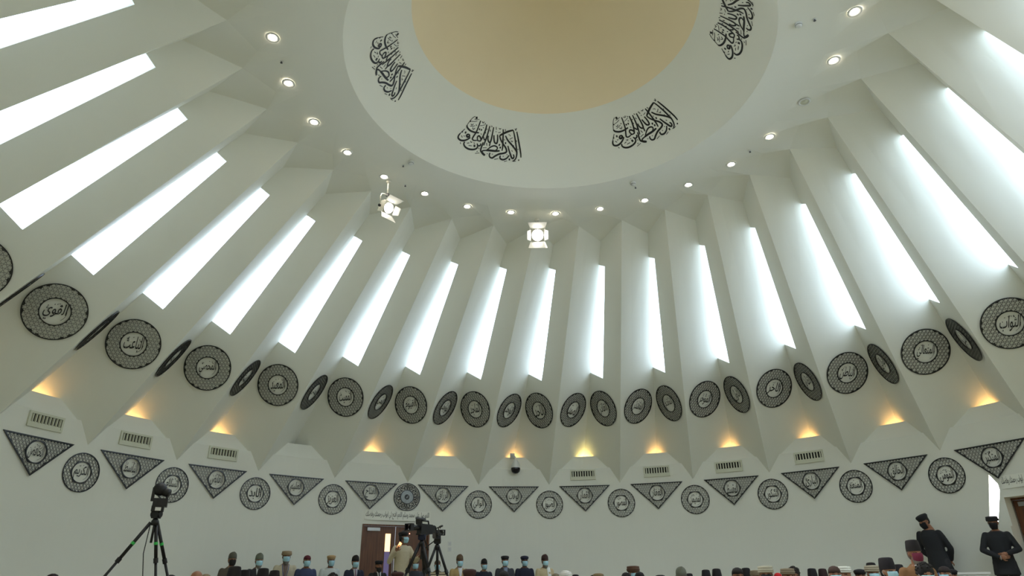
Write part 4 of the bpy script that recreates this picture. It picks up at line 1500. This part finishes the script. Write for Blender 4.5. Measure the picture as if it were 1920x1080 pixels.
# people on the floor, only heads and shoulders above the lower edge
G2 = 'people seated on the floor in front'
FL = [  # px, py, D, yaw, cap, colour, jacket, mask, skin, label
    (101, 1075.5, 13, 0.5, 'skull', (36, 26, 30), (50, 50, 56), None, 1, 'seated person, only a dark cap showing, alone at the lower left edge'),
    (322, 1077.5, 13, 0.4, 'skull', (30, 28, 30), (50, 50, 56), None, 1, 'seated person, only a sliver of dark cap showing, right of the small tripod'),
    (371, 1070, 12.5, 0.4, 'bald', (0, 0, 0), (70, 62, 58), None, 0, 'seated person with a bare bald head at the lower edge, left side'),
    (387, 1076, 14.3, 0.4, 'skull', (140, 124, 100), (70, 66, 60), None, 0, 'seated person in tan cap close behind the bald head'),
    (442, 1061.5, 12.5, 0.5, 'fez', (24, 22, 26), (40, 36, 40), None, 0, 'seated person in tall black cap below the leftmost wall sitter'),
    (460, 1068, 14, 0.3, 'fez', (26, 24, 28), (44, 44, 50), None, 1, 'seated person in black cap just right of the tall black cap, lower left'),
    (495, 1065, 12.8, 0.3, 'fez', (22, 20, 24), (40, 42, 50), None, 1, 'seated person in black cap below the grey-green peaked cap'),
    (516, 1069, 13.5, 0.3, 'fez', (30, 22, 26), (52, 46, 44), None, 0, 'seated person in dark cap below the cream robe'),
    (625, 1073.5, 12, 0.2, 'curly', (28, 26, 26), (44, 46, 50), None, 1, 'seated person with dark curly hair below the white shirt'),
    (746, 1072, 11.5, 0.2, 'flat', (60, 34, 34), (50, 40, 40), None, 1, 'seated person in maroon cap below the camera operator'),
    (880, 1067, 12, -0.2, 'flat', (66, 42, 42), (60, 56, 56), None, 1, 'seated person in dark maroon cap and white scarf below the tan jacket'),
    (945, 1070, 13, 0.2, 'skull', (40, 40, 42), (44, 44, 48), None, 1, 'seated person in dark grey cap in front of the dark grey suit'),
    (1042, 1075, 14, 0.2, 'skull', (120, 112, 92), (90, 86, 76), None, 0, 'seated person in grey-tan cap right of the cream coat'),
    (1060, 1069.5, 12, 0.1, 'turban', (222, 224, 222), (60, 60, 66), None, 0, 'seated person in white turban, lower middle'),
    (1079, 1077, 12.5, 0.1, 'fez', (26, 24, 28), (50, 50, 56), None, 1, 'seated person in low black cap just right of the white turban'),
    (1113, 1077.5, 14, 0.2, 'skull', (34, 28, 28), (50, 50, 56), None, 1, 'seated person, sliver of dark cap left of the flat tan cap, lower middle'),
    (1122, 1075, 12.5, 0.3, 'flat', (134, 116, 84), (70, 66, 60), None, 0, 'seated person in flat tan cap, lower middle'),
    (1174, 1073, 13.5, 0.4, 'skull', (24, 22, 26), (40, 42, 48), None, 1, 'seated person in black cap left of the brown rolled cap'),
    (1187, 1061, 14.3, 0.35, 'pakol', (92, 66, 52), (60, 56, 56), BLUE_MASK, 0, 'seated person in brown rolled cap facing the viewer between two black caps'),
    (1199, 1072, 12.3, 0.3, 'skull', (22, 22, 26), (44, 46, 52), None, 1, 'seated person in black cap right of the brown rolled cap'),
    (1238, 1078, 12.5, 0.3, 'flat', (30, 28, 32), (50, 50, 56), None, 1, 'seated person, sliver of dark cap left of the grey lambskin cap'),
    (1276, 1062, 11.8, 0.2, 'jinnah', (112, 116, 106), (60, 62, 66), None, 0, 'seated person in tall grey lambskin cap'),
    (1292, 1075, 14, 0.2, 'fez', (26, 24, 30), (44, 44, 50), None, 1, 'seated person in black cap just right of the grey lambskin cap'),
    (1322.5, 1068, 12.5, -0.3, 'fez', (24, 22, 28), (40, 40, 48), None, 0, 'seated person in tall black cap, left of a close pair'),
    (1342.5, 1066, 12, -0.2, 'fez', (26, 22, 28), (44, 40, 46), None, 0, 'seated person in tall black cap, right of a close pair'),
    (1382, 1064, 14.4, 0.4, 'skull', (30, 26, 28), (44, 44, 50), None, 1, 'seated person in black round cap left of a flat-topped black cap'),
    (1398, 1064.5, 12, 0.2, 'fez', (24, 22, 26), (40, 40, 46), None, 0, 'seated person in wide flat-topped black cap'),
    (1417, 1069, 14.2, -0.3, 'pakol', (138, 126, 102), (70, 68, 62), BLUE_MASK, 0, 'seated person in tan rolled cap and blue mask, left of the grey-white cap'),
    (1434, 1061, 13.5, 0.0, 'pakol', (176, 172, 156), (40, 40, 44), (24, 24, 26), 0, 'seated person in grey-white rolled cap and black mask'),
    (1458, 1074, 12.8, 0.2, 'skull', (196, 28, 36), (60, 40, 44), None, 0, 'seated person in bright red cap'),
    (1477, 1072, 11.9, 0.2, 'skull', (30, 26, 30), (44, 44, 50), None, 1, 'seated person in black cap right of the bright red cap'),
    (1476, 1065.5, 14.5, 0.4, 'pakol', (140, 128, 108), (70, 66, 62), None, 0, 'seated person in tan rolled cap behind the red cap'),
    (1487, 1061.5, 15.3, 0.2, 'curly', (34, 28, 26), (50, 50, 54), None, 1, 'seated person with dark hair right of the tan rolled cap'),
    (1521, 1065.5, 12.2, -0.3, 'fez', (24, 24, 28), (40, 42, 48), None, 0, 'seated person in tall black cap left of the tall brown cap'),
    (1541, 1066, 12, -0.2, 'fez', (46, 28, 28), (46, 42, 44), None, 0, 'seated person in tall dark brown cap'),
    (1562.5, 1061, 14, 0.2, 'skull', (70, 52, 46), (60, 60, 66), BLUE_MASK, 0, 'seated person in brown cap and blue mask left of the white rolled cap'),
    (1580, 1062, 12.8, -0.2, 'pakol', (220, 222, 216), (150, 150, 146), None, 0, 'seated person in white rolled cap'),
    (1585, 1073.5, 11, 0.1, 'flat', (188, 182, 150), (120, 116, 100), None, 0, 'seated person in cream flat cap at the lower edge before the white rolled cap'),
    (1611, 1067, 11.8, 0.1, 'beret', (26, 24, 28), (44, 46, 54), None, 1, 'seated person in rounded black cap left of the grey rolled cap'),
    (1632, 1054.5, 14.6, 0.1, 'fez', (30, 26, 28), (44, 44, 50), None, 1, 'seated person in black cap behind the grey rolled cap and mask'),
    (1634, 1060, 12.5, 0.25, 'pakol', (160, 152, 134), (80, 78, 74), BLUE_MASK, 0, 'seated person in grey rolled cap with blue mask, right side'),
    (1660.5, 1045, 11.3, 0.75, 'fez', (26, 22, 30), (50, 54, 80), BLUE_MASK, 2, 'seated person in tall black cap, blue mask and navy jacket facing right'),
    (1683, 1058, 13, 0.5, 'fez', (26, 22, 28), (40, 44, 60), None, 1, 'seated person in black cap left of the brown suit'),
    (1731, 1053.5, 10.2, 0.3, 'curly', (22, 20, 22), (40, 42, 48), BLUE_MASK, 0, 'seated person with thick black hair in front of the brown suit'),
    (1763, 1073, 10.5, 0.3, 'skull', (70, 84, 120), (70, 84, 120), None, 0, 'seated person in slate blue cap at the lower edge below the leaning guard'),
    (1768, 1061.5, 12.6, -0.4, 'skull', (40, 30, 30), (44, 44, 50), BLUE_MASK, 0, 'seated person in dark cap and blue mask at the feet of the leaning person'),
    (1782, 1067, 11.5, 0.2, 'beret', (24, 22, 28), (44, 46, 54), None, 1, 'seated person in rounded black cap, rightmost of the floor sitters'),
]
_p = at_dist(1709, 1012, 9.6)
PLACED = [(_p, 1709, 0.0)]
for px, py, D, yaw, cap, cc, jc, mk, sk, lab in sorted(FL, key=lambda q: -q[1]):
    # distance along the floor: natural seated height, clear of the neighbours, behind those seen in front
    best = None
    for k in range(36):
        d = 9.2 + k * 0.18
        p = at_dist(px, py, d)
        sc_ = p.z / (POSES['floor']['zb'] + 0.70 * POSES['floor']['ts'] + CAPS[cap][1])
        cost = abs(sc_ - 0.97) * 5
        for q, qx, qd in PLACED:
            g = math.hypot(p.x - q.x, p.y - q.y)
            if g < 0.60:
                cost += 12 * (0.6 - g) + 1
            if abs(px - qx) < 15 and d < qd + 0.1:
                cost += 1.5
        if best is None or cost < best[0]:
            best = (cost, d, p)
    if px == 1731:                       # sits in front of the brown suit
        best = (0, 8.5, at_dist(px, py, 8.5))
    D = best[1]
    PLACED.append((best[2], px, D))
    person('floor', px, py, D, yaw, cap, cc, jc, lab, mask=mk, skin=sk, group=G2, extra={'scarf': (220, 222, 220)} if px == 880 else None)
person('stool', 1709, 1012, 9.6, 0.5, 'fez', (26, 22, 26), (132, 96, 62), 'seated person in brown suit, striped tie, maroon mask and tall black cap', mask=(112, 34, 62), shirt=(214, 216, 220), tie=(84, 80, 110), skin=0, beard='grey')
print('SCALES', STATS)

# ------------------------------------------------------------------ tripods and cameras
def tripod(base, h, feet, label, head_col=M_plastic, bands=False, rad=0.017):
    t = thing('tripod', label, 'tripod', Matrix.Translation(base))
    top = Vector((0, 0, h))
    obj('column', MB().tube([(0, 0, h - 0.35), (0, 0, h)], 0.018, 10), M_plastic, t, True)
    obj('spider', MB().lathe([(0.0005, h - 0.1), (0.05, h - 0.1), (0.055, h - 0.04), (0.03, h), (0.0005, h)], 16), M_plastic, t, True)
    for fx, fy in feet:
        f = Vector((fx, fy, 0.01))
        a = Vector((fx * 0.06, fy * 0.06, h - 0.06))
        m1, m2 = a.lerp(f, 0.36), a.lerp(f, 0.70)
        lg = MB().tube([a, m1], rad * 1.25, 10).tube([m1, m2], rad, 10).tube([m2, f], rad * 0.78, 10)
        l = obj('leg', lg, M_plastic, t, True)
        for q in (m1, m2):
            d = (f - a).normalized() * 0.035
            obj('clamp', MB().tube([q - d, q + d], rad * 1.7, 10), M_plastic, l)
        obj('foot', MB().ball(f + Vector((0, 0, 0.015)), (0.03, 0.03, 0.025), 10), M_plastic, l)
        if bands:
            q = a.lerp(f, 0.2)
            d = (f - a).normalized() * 0.02
            obj('green_band', MB().tube([q - d, q + d], rad * 1.45, 10), M_green, l)
    hd = MB().box((0, 0, h + 0.05), (0.1, 0.1, 0.1)).tube([(-0.07, 0, h + 0.06), (0.07, 0, h + 0.06)], 0.05, 14)
    obj('pan_head', hd, head_col, t)
    return t


def rel(px, py, D):
    return at_dist(px, py, D)


# slim remote camera on the left
D = 12.0
top = rel(292, 972, D)
b = Vector((top.x, top.y, 0))
lf = rel(222, 1079, D) - rel(292, 1079, D)
k = (top.z) / (top.z - rel(222, 1079, D).z)
tripod(b, top.z, [(lf.x * k, lf.y * k), (0.24, 0.16), (0.32, 0.62)], 'tall black tripod with green bands holding a small camera, left side', bands=True, rad=0.02)
cm = Matrix.Translation((b.x, b.y, top.z + 0.10)) @ Matrix.Rotation(0.5, 4, 'Z')
t = thing('remote_camera', 'small black remote camera on the tall tripod, before the left lattice discs', 'camera', cm)
obj('base', MB().box((0, 0, 0.04), (0.17, 0.15, 0.08)).box((0.02, 0, 0.13), (0.2, 0.16, 0.12)), M_plastic, t)
obj('label_plate', MB().box((0.01, -0.083, 0.03), (0.08, 0.01, 0.05)), M_whitepl, t)
obj('yoke', MB().box((-0.1, 0, 0.25), (0.04, 0.1, 0.2)).box((0.1, 0, 0.24), (0.03, 0.1, 0.14)), M_plastic, t)
obj('lens_head', MB().ball((-0.02, 0, 0.33), (0.1, 0.1, 0.1), 20).tube([(0.02, 0, 0.3), (0.12, -0.04, 0.27)], [0.065, 0.06], 16), M_plastic, t, True)
obj('cable', MB().tube([(0, 0.06, 0.02), (-0.06, 0.05, -0.2), (-0.07, 0.0, -0.6), (0.0, -0.04, -1.0), (0.03, -0.06, -1.4)], 0.007, 6), M_plastic, t, True)


def video_camera(p, yaw, s, label):
    t = thing('video_camera', label, 'video camera', Matrix.Translation(p) @ Matrix.Rotation(yaw, 4, 'Z') @ Matrix.Scale(s, 4))
    # lens points along -y in local space
    obj('body', MB().box((0, 0.08, 0.12), (0.13, 0.36, 0.19)).box((0, 0.30, 0.13), (0.11, 0.1, 0.15)).box((0, 0, 0.01), (0.12, 0.26, 0.03)), M_plastic, t)
    obj('lens', MB().lathe([(0.0005, 0.10), (0.045, 0.10), (0.05, 0.2), (0.062, 0.28), (0.066, 0.36), (0.055, 0.37), (0.0005, 0.345)], 24, Matrix.Translation((0, 0, 0.13)) @ Matrix.Rotation(PI / 2, 4, 'X')), M_black, t, True)
    hm = Matrix.Translation((0, -0.36, 0.13)) @ Matrix.Rotation(PI / 2, 4, 'X')
    obj('lens_hood', frame_mb([(-0.09, -0.07), (0.09, -0.07), (0.09, 0.07), (-0.09, 0.07)], [(-0.07, -0.052), (0.07, -0.052), (0.07, 0.052), (-0.07, 0.052)], 0, 0.09).xf(hm), M_plastic, t)
    obj('handle', MB().tube([(0, -0.06, 0.21), (0, -0.06, 0.285), (0, 0.18, 0.285), (0, 0.2, 0.21)], 0.016, 8), M_plastic, t, True)
    obj('microphone', MB().tube([(0.05, -0.26, 0.31), (0.05, 0.02, 0.31)], 0.025, 12).box((0.05, -0.04, 0.285), (0.03, 0.03, 0.04)), M_greypl, t, True)
    vf = obj('viewfinder', MB().box((-0.12, 0.02, 0.27), (0.14, 0.05, 0.1), Matrix.Rotation(0.2, 3, 'X')).tube([(-0.06, 0.0, 0.24), (0, 0.0, 0.2)], 0.014, 8), M_plastic, t)
    obj('viewfinder_screen', MB().box((-0.12, 0.05, 0.276), (0.12, 0.004, 0.08), Matrix.Rotation(0.2, 3, 'X')), M_dark_gl, vf)
    obj('side_panel', MB().box((-0.067, 0.08, 0.12), (0.006, 0.22, 0.12)), M_greypl, t)
    obj('pan_handle', MB().tube([(-0.04, 0.1, -0.03), (-0.18, 0.35, -0.16), (-0.26, 0.52, -0.26)], 0.014, 8), M_plastic, t, True)
    return t


D = 14.2
top = rel(791, 1013, D)
b = Vector((top.x, top.y, 0))
vR = Vector((RT.x, RT.y, 0)).normalized()
vF = Vector((-vR.y, vR.x, 0))
ft = lambda a, c: tuple((vR * a + vF * c)[:2])
tripod(b, top.z, [ft(-0.62, -0.1), ft(0.42, -0.35), ft(0.12, 0.55)], 'heavy black tripod under the larger video camera, before the double door', cloth((34, 40, 60)), rad=0.026)
video_camera(b + Vector((0, 0, top.z + 0.10)), -0.5, 0.95, 'larger black video camera on a heavy tripod before the double door')
D = 15.2
top = rel(820, 1020, D)
b = Vector((top.x, top.y, 0))
tripod(b, top.z, [ft(-0.5, -0.2), ft(0.55, -0.25), ft(0.0, 0.5)], 'second black tripod, right of the larger video camera', rad=0.022)
video_camera(b + Vector((0, 0, top.z + 0.10)), 0.45, 0.8, 'smaller black video camera right of the larger one')

# pale low cabinet by the standing person at the right
p = rel(1825, 1072.5, 13.6)
t = thing('low_cabinet', 'pale low cabinet at the lower right edge between the two standing people', 'cabinet', Matrix.Translation((p.x, p.y, 0)) @ Matrix.Rotation(-0.45, 4, 'Z'))
hh = p.z
obj('carcass', MB().box((0, 0, hh / 2 - 0.02), (0.4, 0.3, hh - 0.06)), M_whitepl, t)
obj('top', MB().box((0, 0, hh - 0.02), (0.44, 0.34, 0.03)), M_whitepl, t)
for s_ in (-1, 1):
    d_ = obj('door', MB().box((s_ * 0.1, -0.158, hh / 2 - 0.03), (0.19, 0.018, hh - 0.12)), M_whitepl, t)
    obj('knob', MB().ball((s_ * 0.02, -0.175, hh * 0.6), (0.012,) * 3, 10), M_metal, d_)
